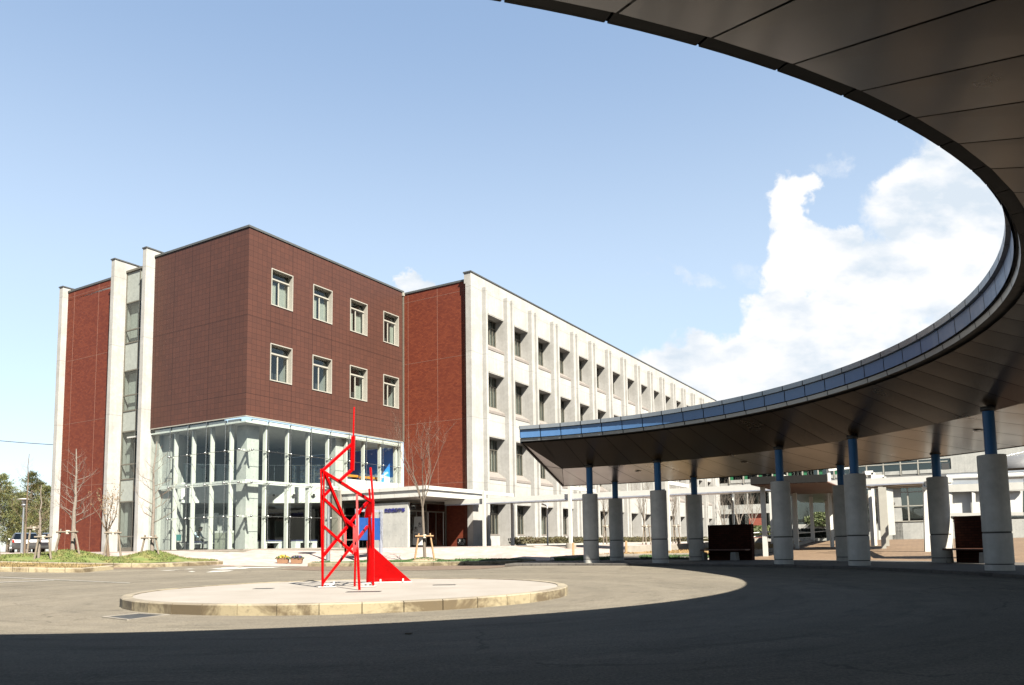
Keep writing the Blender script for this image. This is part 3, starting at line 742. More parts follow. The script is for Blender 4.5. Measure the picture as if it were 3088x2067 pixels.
mb.build('lobby_interior', ['interior_dark', 'interior_white', 'interior_grey'], bld)
# mezzanine whose white front runs diagonally across the lobby
pts = []
for k in range(9):
    t = k/8; x = .62+6.3*t; y = 6.95-6.3*t; q = .55*math.sin(math.pi*t); pts.append((x+q*.7, y+q*.7))
mb = MB()
for (xa, ya), (xb, yb) in zip(pts[:-1], pts[1:]):
    mb.quad((xa, ya, 3.55), (xb, yb, 3.55), (xb, yb, 4.68), (xa, ya, 4.68))
top = [(x, y, 4.66) for x, y in pts]+[(12.4, .4, 4.66), (12.4, 9.9, 4.66), (2.4, 9.9, 4.66), (.6, 7.4, 4.66)]
mb.poly(top); mb.poly([(x, y, 3.56) for x, y, z in top], 0)
mb.box(.3, 6.9, .30, .42, 4.26, 4.46); mb.box(.30, .42, .42, 7.4, 4.26, 4.46)
mz = mb.build('mezzanine', 'interior_white', bld)
mb = MB()
for (xa, ya), (xb, yb) in zip(pts[:-1], pts[1:]): mb.quad((xa+.08, ya+.08, 4.68), (xb+.08, yb+.08, 4.68), (xb+.08, yb+.08, 5.72), (xa+.08, ya+.08, 5.72))
mb.build('balustrade_glass', 'clear_glass', mz)
mb = MB()
for (xa, ya), (xb, yb) in zip(pts[:-1], pts[1:]): mb.bar((xa+.08, ya+.08, 5.74), (xb+.08, yb+.08, 5.74), .05, .04); mb.tube((xa+.08, ya+.08, 4.68), (xa+.08, ya+.08, 5.72), .02, n=6)
mb.build('handrail', 'steel', mz)
mb = MB()
for k in (4, 5, 6, 7):
    x, y = pts[k]; mb.tube((x-.06, y-.06, 4.02), (x+.02, y+.02, 4.02), .12, n=14); mb.tube((x-.10, y-.10, 3.99), (x-.0, y-.0, 4.02), .075, n=10, m=1)
mb.build('spotlight', ['white_steel', 'dark_frame'], mz)
mb = MB(); mb.box(12.30, 12.36, .5, 9.8, 4.7, 7.3); mb.build('mural_wall', 'sky_mural', bld)
# lower wall and vestibule under the upper box
mb = MB(); mb.box(6.62, 6.78, -.12, .3, FL, 4.2); mb.box(6.62, 6.9, .3, .5, FL, 4.2); mb.build('entrance_jamb', 'old_concrete', bld)
mb = MB()
for x in (7.0, 8.3, 9.6, 10.0, 11.2, 12.3): mb.box(x, x+.07, -.02, .06, FL, 3.6)
for z in (FL, 1.35, 2.75, 3.52): mb.box(6.8, 12.4, -.02, .06, z, z+.07)
en = mb.build('entrance_screen', 'bronze_frame', bld)
mb = MB(); mb.quad((6.8, .02, FL), (12.4, .02, FL), (12.4, .02, 3.55), (6.8, .02, 3.55)); mb.build('pane', 'window_glass', en)
mb = MB(); mb.box(6.8, 12.45, -.6, .04, 3.62, 4.62); mb.build('entrance_lintel', 'interior_white', bld)
# entrance porch: glazed vestibule standing in front of the screen
mb = MB()
for x, y in ((8.6, -3.4), (10.35, -3.4), (12.35, -3.4), (8.6, -.1), (8.6, -1.7)): mb.box(x, x+.08, y, y+.08, FL, 3.5)
for z in (FL, 2.95, 3.45): mb.box(8.6, 12.4, -3.4, -3.34, z, z+.08); mb.box(8.6, 8.66, -3.34, -.1, z, z+.08)
mb.box(9.45, 9.5, -3.39, -3.35, FL, 2.95); mb.box(11.35, 11.4, -3.39, -3.35, FL, 2.95)
ve = mb.build('vestibule', 'bronze_frame', bld)
mb = MB(); mb.quad((8.68, -3.37, FL), (12.3, -3.37, FL), (12.3, -3.37, 3.45), (8.68, -3.37, 3.45)); mb.build('pane', 'window_glass', ve)
mb = MB(); mb.quad((8.63, -.1, FL), (8.63, -3.3, FL), (8.63, -3.3, 3.45), (8.63, -.1, 3.45)); mb.build('pane', 'window_glass', ve)
mb = MB(); mb.box(9.0, 12.3, -.35, -.3, FL, 3.5); mb.build('inner_wall', 'interior_dark', ve)
mb = MB(); mb.box(10.46, 10.50, -3.48, -3.42, 1.5, 2.95); mb.tube((11.95, -3.5, 1.0), (11.95, -3.5, 3.0), .02); mb.build('door_handle', 'white_steel', ve)
# flat entrance canopy
mb = MB(); mb.box(6.72, 12.45, -6.2, -.1, 3.98, 4.18); mb.box(6.80, 12.45, -6.1, -.1, 3.62, 3.98)
ec = mb.build('entrance_canopy', 'white_steel', bld)
mb = MB()
for k in range(5): mb.box(6.712, 6.722, -5.0+k*1.0, -4.99+k*1.0, 3.99, 4.17); mb.box(6.79, 6.80, -5.0+k*1.0, -4.99+k*1.0, 3.64, 3.97)
mb.build('panel_joint', 'pale_frame', ec)
# corner stone
mb = MB(); mb.box(12.465, 12.5, -4.78, -4.17, .95, 1.40); pq = mb.build('corner_stone', 'plaque_black', bld)
LM = Matrix(((0, 0, -1, 12.462), (-1, 0, 0, 0), (0, 1, 0, 0), (0, 0, 0, 1)))
for ch, y in (('定', -4.28), ('礎', -4.55)): text_mesh('lettering', ch, .18, 'white_paint', pq, LM @ Matrix.Translation((-y, 1.19, 0)), .003, .004)
mb = MB()
for z, ys in ((1.13, ((-4.22, -4.27), (-4.33, -4.45), (-4.48, -4.6), (-4.64, -4.72))), (1.07, ((-4.24, -4.34), (-4.38, -4.66))), (1.01, ((-4.24, -4.32), (-4.36, -4.66)))):
    for a, b in ys: mb.box(12.458, 12.466, b, a, z, z+.028)
mb.build('inscription', 'white_paint', pq)
# sign wall by the entrance
sw = MB(); sw.box(7.0, 7.18, -4.74, -2.1, FL-.1, 3.36)
swo = sw.build('sign_wall', 'fair_concrete', None, bevel=.02); swo.location = O; swo.rotation_euler[2] = RZ
tag(swo, 'free standing pale concrete wall with blue department name beside the entrance', 'sign wall')
text_mesh('lettering', '医療健康学部', .24, 'letter_blue', swo, Matrix(((0, 0, -1, 6.985), (-1, 0, 0, -3.10), (0, 1, 0, 2.86), (0, 0, 0, 1))), .012, .006)
# standing sign inside the entrance
p = Wd(9.15, -3.75, FL); ss = tag(empty('standing_sign', p, RZ-math.pi*.40), 'white upright sign board with dark vertical writing standing in the entrance', 'sign')
mb = MB(); mb.prism([(-.33, -.02, .12), (.33, -.02, .12), (.26, .12, 1.75), (-.26, .12, 1.75)], (0, .03, 0)); mb.build('board', 'interior_white', ss)
mb = MB(); mb.box(-.3, -.25, -.05, .3, 0, .12); mb.box(.25, .3, -.05, .3, 0, .12); mb.build('foot', 'dark_frame', ss)
for x, t in ((.02, '大\n学'), (-.22, '大\n学\n院')): text_mesh('lettering', t, .22, 'plaque_black', ss, Matrix(((1, 0, 0, x), (0, -.08, -1, -.028), (0, 1, -.08, 1.25 if x > 0 else 1.0), (0, 0, 0, 1))) @ Matrix.Translation((0, 0, .03)), .002, .004)
# ------------------------------------------------------------------ lobby furniture and the seated student
def local_thing(name, a, b, label, cat, rz=0.0, z=FL+.03, group=None): return tag(empty(name, Wd(a, b, z), RZ+rz), label, cat, group)
def bench(a, b, rz, L, label):
    t = local_thing('lobby_bench', a, b, label, 'bench', rz, group='benches inside the glazed lobby')
    m = MB(); m.box(-L/2, L/2, -.22, .22, .40, .47); m.build('cushion', 'navy_cushion', t, bevel=.02)
    m = MB(); m.box(-L/2, L/2, -.2, .2, .32, .40)
    for x in (-L/2, L/2-.35): m.box(x, x+.35, -.18, .18, 0, .32)
    m.build('base', 'interior_white', t)
bench(1.55, 5.35, math.pi/2, 2.6, 'navy cushioned lobby bench on which the student sits')
bench(1.0, 3.2, math.pi/2, 1.2, 'short navy lobby bench between the student and the corner column')
bench(2.6, 1.0, 0, 1.5, 'navy lobby bench just right of the concrete corner column')
bench(5.0, 1.0, 0, 1.6, 'navy lobby bench behind the red sculpture')
t = local_thing('lobby_chair', 1.0, 6.35, 'teal backed chair at the left end of the lobby', 'chair', R(110))
m = MB(); m.box(-.22, .22, -.2, .2, .42, .46); m.build('seat', 'dark_frame', t, bevel=.01)
m = MB(); m.box(-.23, .23, .2, .24, .52, .86); m.build('backrest', 'teal_plastic', t, bevel=.015)
for x in (-.2, .2): m = MB(); m.tube((x, -.2, 0), (x, .12, .42), .015); m.tube((x, .2, 0), (x, -.1, .42), .015); m.build('leg', 'dark_frame', t)
t = local_thing('waste_bin', .85, 2.35, 'pale green box bin with slotted top behind the lobby glass', 'bin')
m = MB(); m.box(-.28, .28, -.55, .55, 0, .88); m.build('body', 'bin_green', t, bevel=.015)
m = MB(); m.box(-.28, .28, -.55, .55, .88, .98)
for y in (-.38, -.02, .34): m.bar((-.2, y-.12, .985), (.2, y+.1, .985), .1, .012, 1)
m.build('lid', ['interior_white', 'dark_frame'], t)
for a, b, w_, h_, lb in ((2.6, 6.4, 2.3, 2.05, 'wide white partition panel behind the seated student'), (2.7, 4.87, .9, 1.95, 'narrow grey white partition panel behind the box bin')):
    t = local_thing('partition_screen', a, b, lb, 'partition'); m = MB(); m.box(-.04, .04, -w_/2, w_/2, .1, h_); m.build('panel', 'interior_white', t)
    m = MB(); m.box(-.2, .2, -w_/2, -w_/2+.06, 0, .1); m.box(-.2, .2, w_/2-.06, w_/2, 0, .1); m.build('foot', 'steel', t)
for a, b, lb in ((8.3, 1.0, 'orange topped counter left of the two in front of the sky mural'), (10.6, 1.1, 'orange topped counter right of the two in front of the sky mural')):
    t = local_thing('orange_counter', a, b, lb, 'counter', z=4.68); m = MB(); m.box(-.85, .85, -.2, .2, .48, .62); m.build('top', 'orange_wood', t); m = MB(); m.box(-.8, -.7, -.15, .15, 0, .48); m.box(.7, .8, -.15, .15, 0, .48); m.build('leg', 'dark_frame', t)
# seated student, bent over a book, facing right
t = local_thing('person', 1.5, 5.75, 'dark haired student in grey vest and pale sleeves reading on the lobby bench', 'person', R(-75), z=FL+.03)
def skinned(name, joints, edges, mat, parent, sub=2):
    me = bpy.data.meshes.new(name); me.from_pydata([j[:3] for j in joints], edges, []); o = bpy.data.objects.new(name, me); COL.objects.link(o)
    sk = o.modifiers.new('skin', 'SKIN'); sv = me.skin_vertices[0].data
    for i, j in enumerate(joints): sv[i].radius = (j[3], j[4] if len(j) > 4 else j[3])
    sv[0].use_root = True; ss_ = o.modifiers.new('sub', 'SUBSURF'); ss_.levels = ss_.render_levels = sub
    me.materials.append(MATS[mat]); o.parent = parent; return o
J = [(0, 0, .55, .15, .12), (.05, 0, .72, .15, .11), (.16, 0, .93, .17, .11), (.24, 0, 1.03, .07), (.31, 0, 1.10, .055),
     (.18, .19, .97, .06), (.28, .24, .74, .045), (.48, .12, .66, .035), (.18, -.19, .97, .06), (.28, -.24, .74, .045), (.48, -.12, .66, .035),
     (.22, .10, .55, .085), (.46, .12, .54, .065), (.44, .12, .30, .05), (.42, .12, .08, .04), (.22, -.10, .55, .085), (.46, -.12, .54, .065), (.44, -.12, .30, .05), (.42, -.12, .08, .04)]
skinned('body', J, [(0, 1), (1, 2), (2, 3), (3, 4), (2, 5), (5, 6), (6, 7), (2, 8), (8, 9), (9, 10), (0, 11), (11, 12), (12, 13), (13, 14), (0, 15), (15, 16), (16, 17), (17, 18)], 'vest_grey', t)
m = MB(); m.ball((.38, 0, 1.14), .10, .085, .115, n=16); m.ball((.475, 0, 1.11), .018, .014, .022, n=8)
for y in (-.03, .03): m.ball((.465, y, 1.14), .012, n=8, m=1)
for y in (-.085, .085): m.ball((.37, y, 1.13), .02, .012, .032, n=8)
m.build('head', ['skin', 'hair'], t)
m = MB(); m.ball((.355, 0, 1.17), .115, .10, .12, n=16); m.ball((.41, 0, 1.22), .09, .09, .06, n=12); m.build('hair', 'hair', t)
for s in (1, -1):
    skinned('sleeve', [(.18, .19*s, .97, .068), (.23, .22*s, .85, .060), (.285, .24*s, .74, .055), (.40, .17*s, .69, .048)], [(0, 1), (1, 2), (2, 3)], 'shirt_blue', t)
    m = MB(); m.ball((.51, .115*s, .655), .045, .035, .02, n=10)
    for k, (dx, ln) in enumerate(((-.03, .055), (-.01, .068), (.01, .066), (.03, .05))): m.tube((.535, .115*s+dx*.8, .655), (.535+ln, .115*s+dx, .635), .009, .007, n=6)
    m.tube((.50, .115*s-.03*s, .655), (.53, .115*s-.06*s, .64), .011, .008, n=6); m.build('hand', 'skin', t)
m = MB(); m.box(.42, .66, -.16, .16, .60, .625); m.build('book', 'interior_white', t)

# ------------------------------------------------------------------ ring canopy over the turning circle
RB, ZB, RT, ZTP, RR_, ZR, RO, ZO = 11.64, 4.59, 11.47, 5.13, 14.0, 3.80, 17.6, 3.43
TH0, STEP, NST = 17.6, 3.75, 59
cn = tag(empty('ring_canopy', (C.x, C.y, 0)), 'large curved canopy with dark metal soffit and blue fascia band around the turning circle', 'canopy')
def pc(r, th, z):
    if r < 12.6:      # the inner edge is not a perfect circle: it draws in slightly towards the near side
        u = min(max((th-112)/62, 0), 1); r += .03-.04*min(max((th-17)/60, 0), 1)-.17*u*u*(3-2*u)
    return Vector((r*math.sin(R(th)), r*math.cos(R(th)), z))
ths = [TH0+STEP*k for k in range(NST+1)]
g = .07   # half gap in degrees at the fascia
def strip(m, r0, z0, r1, z1, mat=0, gap=.07, s0=0):
    for a, b in zip(ths[s0:-1], ths[s0+1:]):
        sub = 3
        for k in range(sub):
            u0 = a+gap+(b-a-2*gap)*k/sub; u1 = a+gap+(b-a-2*gap)*(k+1)/sub
            m.quad(pc(r0, u0, z0), pc(r0, u1, z0), pc(r1, u1, z1), pc(r1, u0, z1), mat)
m = MB(); strip(m, RT, 5.005, RT, ZTP); strip(m, RT+.06, 5.0, RT, 5.005, gap=.07); m.build('fascia_top_strip', 'grey_metal', cn)
m = MB(); strip(m, RT+.07, 4.715, RT+.06, 4.99); m.build('fascia_blue_band', 'fascia_blue', cn)
m = MB(); strip(m, RB-.03, 4.60, RB-.045, 4.70); m.build('fascia_bottom_strip', 'grey_metal', cn)
m = MB(); strip(m, RT+.16, 4.60, RT+.16, 5.10, gap=0); strip(m, RB+.18, 4.60, RB-.028, 4.601, gap=.05); strip(m, RB-.04, 4.71, RT+.10, 4.71, gap=0); strip(m, RR_, ZR+.05, RB+.05, ZB+.06, gap=0, s0=1); strip(m, RO, ZO+.05, RR_, ZR+.05, gap=0, s0=1)  # black strip under the fascia paints in the shadow gap before the soffit
m.build('backing', 'black_gap', cn)
m = MB()
P1, P2, P3 = pc(RB+.12, TH0, ZB-.01), pc(RR_, ths[1], ZR), pc(RO, TH0+.2, ZO)
def panel(m, a, b, ra, za, rb_, zb, gp=.012):
    ga, gb = math.degrees(gp/ra), math.degrees(gp/rb_)
    m.quad(pc(ra, a+ga, za), pc(ra, b-ga, za), pc(rb_, b-gb, zb), pc(rb_, a+gb, zb))
for a, b in zip(ths[1:-1], ths[2:]):
    panel(m, a, b, RR_, ZR, RB+.14, ZB-.035); panel(m, a, b, RO-.02, ZO, RR_+.008, ZR)
m.poly([P2, pc(RB+.14, ths[1]-.06, ZB-.035), pc(RB+.14, TH0+.1, ZB-.035)]); m.poly([P3, pc(RO-.02, ths[1]-.04, ZO), P2])
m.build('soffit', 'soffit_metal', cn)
mid = P1.lerp(P3, .5)
m = MB(); m.poly([P1, mid, P2]); m.poly([mid+Vector((0, 0, 0)), P3, P2]); 
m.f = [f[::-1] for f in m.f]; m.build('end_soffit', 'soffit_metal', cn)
m = MB()
for a, b in ((P1, P2), (mid, P2), (P3, P2)): m.bar(a+Vector((0, 0, -.004)), b+Vector((0, 0, -.004)), .022, .006)
m.bar(P1+Vector((-.03, -.02, 0)), P3+Vector((-.03, -.02, 0)), .06, .08)
m.build('end_trim', 'black_gap', cn)
m = MB(); strip(m, RO+.01, ZO-.02, RO+.01, ZO+.10, gap=0); m.build('outer_edge', 'black_gap', cn)
m = MB(); strip(m, RT, ZTP, RR_, 4.75, gap=0); strip(m, RR_, 4.75, RO+.01, ZO+.10, gap=0)
for th in (TH0, ths[-1]):
    m.poly([pc(RT, th, ZTP), pc(RR_, th, 4.75), pc(RO+.01, th, ZO+.1), pc(RO, th, ZO), pc(RB+.1, th, ZB)])
m.build('roof', 'roof_grey', cn)
m = MB()
for r, z0, z1, mt in ((RT-.01, 5.005, ZTP, 0), (RT+.05, 4.715, 4.99, 1), (RT+.09, 4.60, 4.70, 0)):
    a = pc(r, TH0-.02, z0); b = pc(r, TH0-.02, z1); dr = pc(.35, TH0, 0)
    m.quad(a, a+dr, b+dr, b, mt)
m.build('end_fascia', ['grey_metal', 'fascia_blue'], cn)
for px, py in ((2244.2, 1401), (1925.4, 1426.9), (2951.5, 1306.3)):
    p = on_z(px, py, 3.6); r = math.hypot(p.x-C.x, p.y-C.y); z = ZR+(ZO-ZR)*(r-RR_)/(RO-RR_)
    m = MB(); m.lathe([(.13, -.012), (.10, -.012), (.095, .03)], 20, (0, 0, 0), caps=False); m.lathe([(.095, .0), (.001, .0)], 20, (0, 0, 0), m=1, caps=False)
    o = m.build('downlight', ['steel', 'lamp_glass'], cn); o.location = (p.x-C.x, p.y-C.y, z)
def column(zt):
    m = MB(); r = .283; z0 = .28
    for a, b in ((z0-.1, z0+.125), (z0+.15, z0+.795), (z0+.835, 2.765)): m.lathe([(r, a), (r, b)], 40, caps=False)
    for a, b in ((z0+.125, z0+.15), (z0+.795, z0+.835)): m.lathe([(r, a), (r-.014, a+.002), (r-.014, b-.002), (r, b)], 40, m=1, caps=False)
    m.lathe([(r, 2.765), (r-.015, 2.78), (.001, 2.78)], 40, caps=False)
    o = m.build('column', ['column_concrete', 'joint_dark'], cn)
    me = o.data
    for p_ in me.polygons: p_.use_smooth = True
    md = o.modifiers.new('edge', 'EDGE_SPLIT'); md.split_angle = R(35)
    m = MB(); m.lathe([(.118, 2.78), (.118, zt)], 28, caps=False); m.build('steel_post', 'post_blue', o)
    m = MB(); m.lathe([(.118, zt-.05), (.15, zt-.045), (.15, zt+.05), (.118, zt+.05)], 28, caps=False); m.build('collar', 'black_gap', o)
    return o
front, back = column(3.80), column(3.50); uf = ub = False
for k in range(0, 7):
    for off in (0, 11):
        th = 26.1+30*k+off
        if th > 130: continue      # further round, behind the camera, the photo shows none
        if not 150 < th < 160:
            o = front if not uf else copy_tree(front, cn); uf = True; q = pc(13.72, th, 0); o.location = (q.x, q.y, 0)
        th2 = th-.6
        if not 150 < th2 < 182:
            o = back if not ub else copy_tree(back, cn); ub = True; q = pc(17.16, th2, 0); o.location = (q.x, q.y, 0)
# brick seat walls standing under the canopy
def seat_wall(name_p, x0, x1, depth, rz, label):
    t = tag(empty('brick_seat_wall', name_p, rz), label, 'seat wall')
    wv = x1-x0
    m = MB(); m.box(x0, x1, 0, .25, 0, 1.33); m.build('brick_wall', 'dark_brick', t, bevel=.008)
    m = MB(); m.box(x0-.42, x1-.05, -.46, -.02, .36, .41); m.build('seat', 'brown_wood', t, bevel=.01)
    for x in (x0-.12, x0+1.15):
        m = MB(); m.prism([(x-.11, -.4, 0), (x+.13, -.4, 0), (x+.10, -.4, .30), (x-.08, -.4, .30)], (0, .3, 0)); m.build('seat_block', 'seat_concrete', t)
seat_wall((7.47, 29.6, .28), 0, 1.72, 0, R(-40), 'dark brick wall with timber seat between the canopy columns at centre')
seat_wall((12.86, 22.5, .28), 0, 1.4, 0, R(-70), 'dark brick wall with timber seat beside the rightmost canopy column')

# ------------------------------------------------------------------ red steel sculpture on the island
sc_ = tag(empty('red_sculpture', (C.x, C.y, ZI)), 'tall red angular steel sculpture of bars and a triangular plate on the round island', 'sculpture')
def s3(x, y, dp): return at(900+x/2.529, 1200+y/2.529, dp)-Vector((C.x, C.y, ZI))
def bars(name, items):
    m = MB()
    for a, b, w_, h_ in items: m.bar(s3(*a), s3(*b), w_*.88, h_*.88, ext=.02)
    return m.build(name, 'sculpture_red', sc_)
yA = 16.17
bars('upright', [((174, 550, yA), (183, 1440, yA), .035, .06), ((195, 560, yA-.03), (186, 1443, yA-.02), .03, .07)])
bars('mast', [((426, 78, 16.7), (419, 305, 16.7), .034, .045), ((419, 300, 16.7), (412, 548, 16.75), .09, .09)])
bars('mast', [((446, 745, 15.5), (450, 1150, 15.25), .045, .05), ((450, 1150, 15.25), (465, 1458, 15.15), .05, .05)])
bars('mast', [((551, 540, 16.4), (571, 800, 16.3), .045, .06), ((571, 800, 16.3), (570, 1438, 16.2), .05, .05)])
bars('leg', [((434, 1185, 16.3), (429, 1433, 16.53), .05, .06)])
bars('leg', [((540, 905, 17.2), (524, 1400, 18.0), .05, .09), ((545, 905, 17.0), (560, 1140, 17.4), .05, .05), ((532, 985, 17.2), (545, 1120, 17.5), .04, .05)])
for it in ([((410, 350, 16.72), (184, 556, yA), .07, .06)], [((408, 548, 16.75), (316, 632, 16.4), .06, .06)], [((186, 562, yA), (545, 785, 17.0), .075, .065)],
           [((204, 580, yA), (330, 885, 16.5), .065, .06), ((330, 885, 16.5), (368, 970, 16.6), .065, .06)], [((250, 692, 16.35), (190, 752, yA), .05, .055)], [((190, 768, yA), (350, 920, 16.6), .065, .06), ((350, 920, 16.6), (430, 988, 16.5), .085, .06)],
           [((428, 985, 16.5), (428, 1190, 16.35), .075, .08)], [((532, 785, 17.0), (192, 1202, yA), .065, .06)], [((195, 985, yA), (300, 1080, 16.4), .06, .06), ((300, 1080, 16.4), (428, 1192, 16.35), .06, .06)],
           [((524, 985, 17.1), (450, 1082, 16.3), .055, .055)], [((420, 1115, 16.4), (188, 1408, yA), .065, .06)], [((358, 1000, 16.6), (358, 1185, 16.45), .05, .055)],
           [((548, 780, 17.0), (528, 905, 17.2), .17, .07)], [((540, 700, 16.9), (548, 790, 17.0), .04, .05)]):
    bars('brace', it)
m = MB(); pl = [s3(520, 1092, 17.75), s3(572, 1140, 17.85), s3(862, 1400, 18.27), s3(527, 1404, 18.06)]; m.prism(pl, (0, .03, 0)); m.build('triangular_plate', 'sculpture_red', sc_)
m = MB()
a, b = s3(575, 1410, 18.0), s3(864, 1402, 18.2); m.bar(a, b, .07, .02)
for x, y, dp in ((625, 1410, 17.9), (797, 1400, 18.1), (270, 1418, 17.0), (250, 1420, 16.6), (206, 1425, 16.35), (243, 1436, 16.2), (512, 1436, 16.3), (548, 1434, 16.3)):
    q = s3(x, y, dp); m.tube((q.x, q.y, 0), (q.x, q.y, .075), .022, n=8)
for x, y, dp in ((222, 1440, 16.2), (530, 1440, 16.25)):
    q = s3(x, y, dp); m.box(q.x-.17, q.x+.17, q.y-.09, q.y+.09, 0, .015); m.box(q.x-.12, q.x+.12, q.y-.02, q.y+.02, .05, .075)
m.build('anchor_plate', 'white_paint', sc_)
# small flush covers and the drain grate
for px, py, sx in ((1097, 1783.3, .32), (1340, 1763, .24), (795, 1774, .2)):
    q = on_z(px, py, ZI); mm = MB(); mm.box(-sx, sx, -.12, .12, -.02, .001); o = mm.build('flush_cover', 'cast_iron'); o.location = (q.x, q.y, ZI-.008)
    tag(o, {1097: 'flush dark iron cover in front of the sculpture feet', 1340: 'small iron cover on the right side of the island', 795: 'small iron cover on the left side of the island'}[px], 'cover')
qs = [hit(x/1.6736, 1650+y/1.6736) for x, y in ((520, 355), (700, 337), (850, 345), (650, 370))]
gr = tag(empty('drain_grate', sum(qs, Vector())/4), 'patterned steel drain grate in the road beside the island kerb', 'drain')
m = MB(); m.poly([q-gr.location+Vector((0, 0, .004)) for q in qs]); m.build('grate', 'grate', gr)
m = MB()
for a, b in zip(qs, qs[1:]+qs[:1]): m.bar(a-gr.location+Vector((0, 0, .004)), b-gr.location+Vector((0, 0, .004)), .05, .02)
m.build('frame', 'old_concrete', gr)
q = hit(2085/1.6736*1.0, 1650+440/1.6736); lf = MB(); lf.ball((0, 0, .008), .05, .035, .012, n=8); o = lf.build('fallen_leaf', 'bark'); o.location = hit(1232, 1912); tag(o, 'curled dry leaf lying on the shaded road', 'leaf')
# ------------------------------------------------------------------ planted beds
def mound(x, y):
    h = 0
    for mx, my, r, a in ((-17.75, 31.15, 1.3, .30), (-14.9, 32.0, 1.1, .34), (-19.2, 30.3, 1.0, .08), (-3.75, 32.65, .8, .14)):
        d2 = ((x-mx)**2+(y-my)**2)/(r*r); h += a*math.exp(-d2*1.6)
    return h
def bed(name, poly, top, mat, blades, blade_mat, seed, hmul=1.0, tuft=.07):
    o = sheet(name, poly, top, mat, .35, hf=lambda x, y: G(x, y)+mound(x, y)*hmul)
    xs = [p[0] for p in poly]; ys = [p[1] for p in poly]; rn = random.Random(seed); m = MB(); n = 0
    def inside(x, y):
        c = False
        for (x1, y1), (x2, y2) in zip(poly, poly[1:]+poly[:1]):
            if (y1 > y) != (y2 > y) and x < (x2-x1)*(y-y1)/(y2-y1)+x1: c = not c
        return c
    tries = 0
    while n < blades and tries < blades*20:
        tries += 1; x = rn.uniform(min(xs), max(xs)); y = rn.uniform(min(ys), max(ys))
        if not inside(x, y): continue
        if noise.noise((x*.9, y*.9, seed)) < -.18: continue
        z = G(x, y)+mound(x, y)*hmul+top-.01; a = rn.uniform(0, 6.28); h = tuft*rn.uniform(.4, 1.3); wd = rn.uniform(.012, .03)
        dx, dy = math.cos(a)*wd, math.sin(a)*wd; lx, ly = rn.uniform(-.05, .05), rn.uniform(-.05, .05)
        m.add([(x-dx, y-dy, z), (x+dx, y+dy, z), (x+lx, y+ly, z+h)], [(0, 1, 2)]); n += 1
    if m.v: tag(m.build('grass_blades', blade_mat), 'low grass blades growing on a kerbed bed', 'grass', kind='stuff')
    return o
back_bed = [(-26, 26.0), (-18.97, 28.75), (-14.34, 30.65), (-13.3, 31.6), (-12.25, 32.3), (-12.7, 32.65), (-14.07, 32.55), (-16.8, 31.9), (-19.8, 30.6), (-26, 28.6)]
bed('grass_bed', back_bed, .15, 'grass', 16000, 'grass', 1)
kerb('bed_kerb', [(-26, 25.85), (-18.97, 28.6), (-14.34, 30.48), (-13.2, 31.45), (-12.1, 32.3)], .15, .155)
front_bed = [(-26, 24.0), (-18.07, 27.2), (-17.15, 27.55), (-15.75, 28.25), (-15.35, 29.3), (-15.6, 29.45), (-18.6, 28.35), (-26, 25.2)]
bed('dry_grass_bed', front_bed, .14, 'dry_grass', 9000, 'dry_grass', 2)
kerb('bed_kerb', [(-26, 23.85), (-18.07, 27.05), (-17.15, 27.4), (-15.65, 28.15), (-15.2, 29.45)], .15, .155)
right_bed = [(-8.5, 32.35), (-6.5, 31.9), (-3.86, 31.45), (-1.99, 31.55), (-.11, 31.85), (.84, 32.7), (.2, 33.3), (-2.16, 33.7), (-5.0, 33.9), (-8.1, 33.0)]
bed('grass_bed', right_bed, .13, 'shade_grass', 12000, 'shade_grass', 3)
kerb('bed_kerb', [(-8.55, 33.0), (-8.55, 32.2), (-6.5, 31.75), (-3.86, 31.3), (-1.99, 31.4), (-.11, 31.7), (.95, 32.7)], .15, .155)
mb = MB(); mb.lathe([(.85, -.10), (.7, .02), (.45, .09), (.2, .125), (.001, .13)], 28, caps=False); o = mb.build('soil_mound', 'soil'); o.location = (-3.72, 32.62, G(-3.72, 32.62)+.15); tag(o, kind='structure')
far_bed = [(1.62, 31.9), (2.4, 31.95), pol(18.5, 26)[:2], pol(18.5, 31)[:2], pol(18.5, 36)[:2], (8.3, 32.6), (8.0, 33.6), (4.78, 34.3), (2.9, 34.2), (1.75, 33.6)]
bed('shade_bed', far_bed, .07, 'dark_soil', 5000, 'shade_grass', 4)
kerb('bed_kerb', [(8.2, 33.75), (4.78, 34.45), (2.9, 34.35), (1.6, 33.7), (1.55, 31.75)], .14, .15, mat='old_concrete')
lawn = [(3.6, 34.6), (4.78, 34.55), (8.2, 33.9), (9.6, 33.3), (13.0, 37.6), (17.5, 46), (15, 46), (10.5, 41), (8.6, 39.0), (5.5, 37.0), (3.2, 35.4)]
bed('straw_lawn', lawn, .05, 'lawn_straw', 9000, 'lawn_straw', 5)
kerb('path_kerb', [(17.7, 46), (13.2, 37.5), (9.75, 33.1)], .16, .16, mat='old_concrete')
m = MB()
lw = [(5.45, 36.95), (8.6, 39.2), (10.4, 41.2), (15, 46.3)]
for a, b in zip(lw[:-1], lw[1:]):
    za, zb = G(*a), G(*b); m.prism([(a[0], a[1], za-.2), (b[0], b[1], zb-.2), (b[0], b[1], zb+.34), (a[0], a[1], za+.36)], (-.12, .16, 0))
o = m.build('low_wall', 'old_concrete'); tag(o, 'low grey concrete retaining wall behind the straw coloured lawn', 'wall')

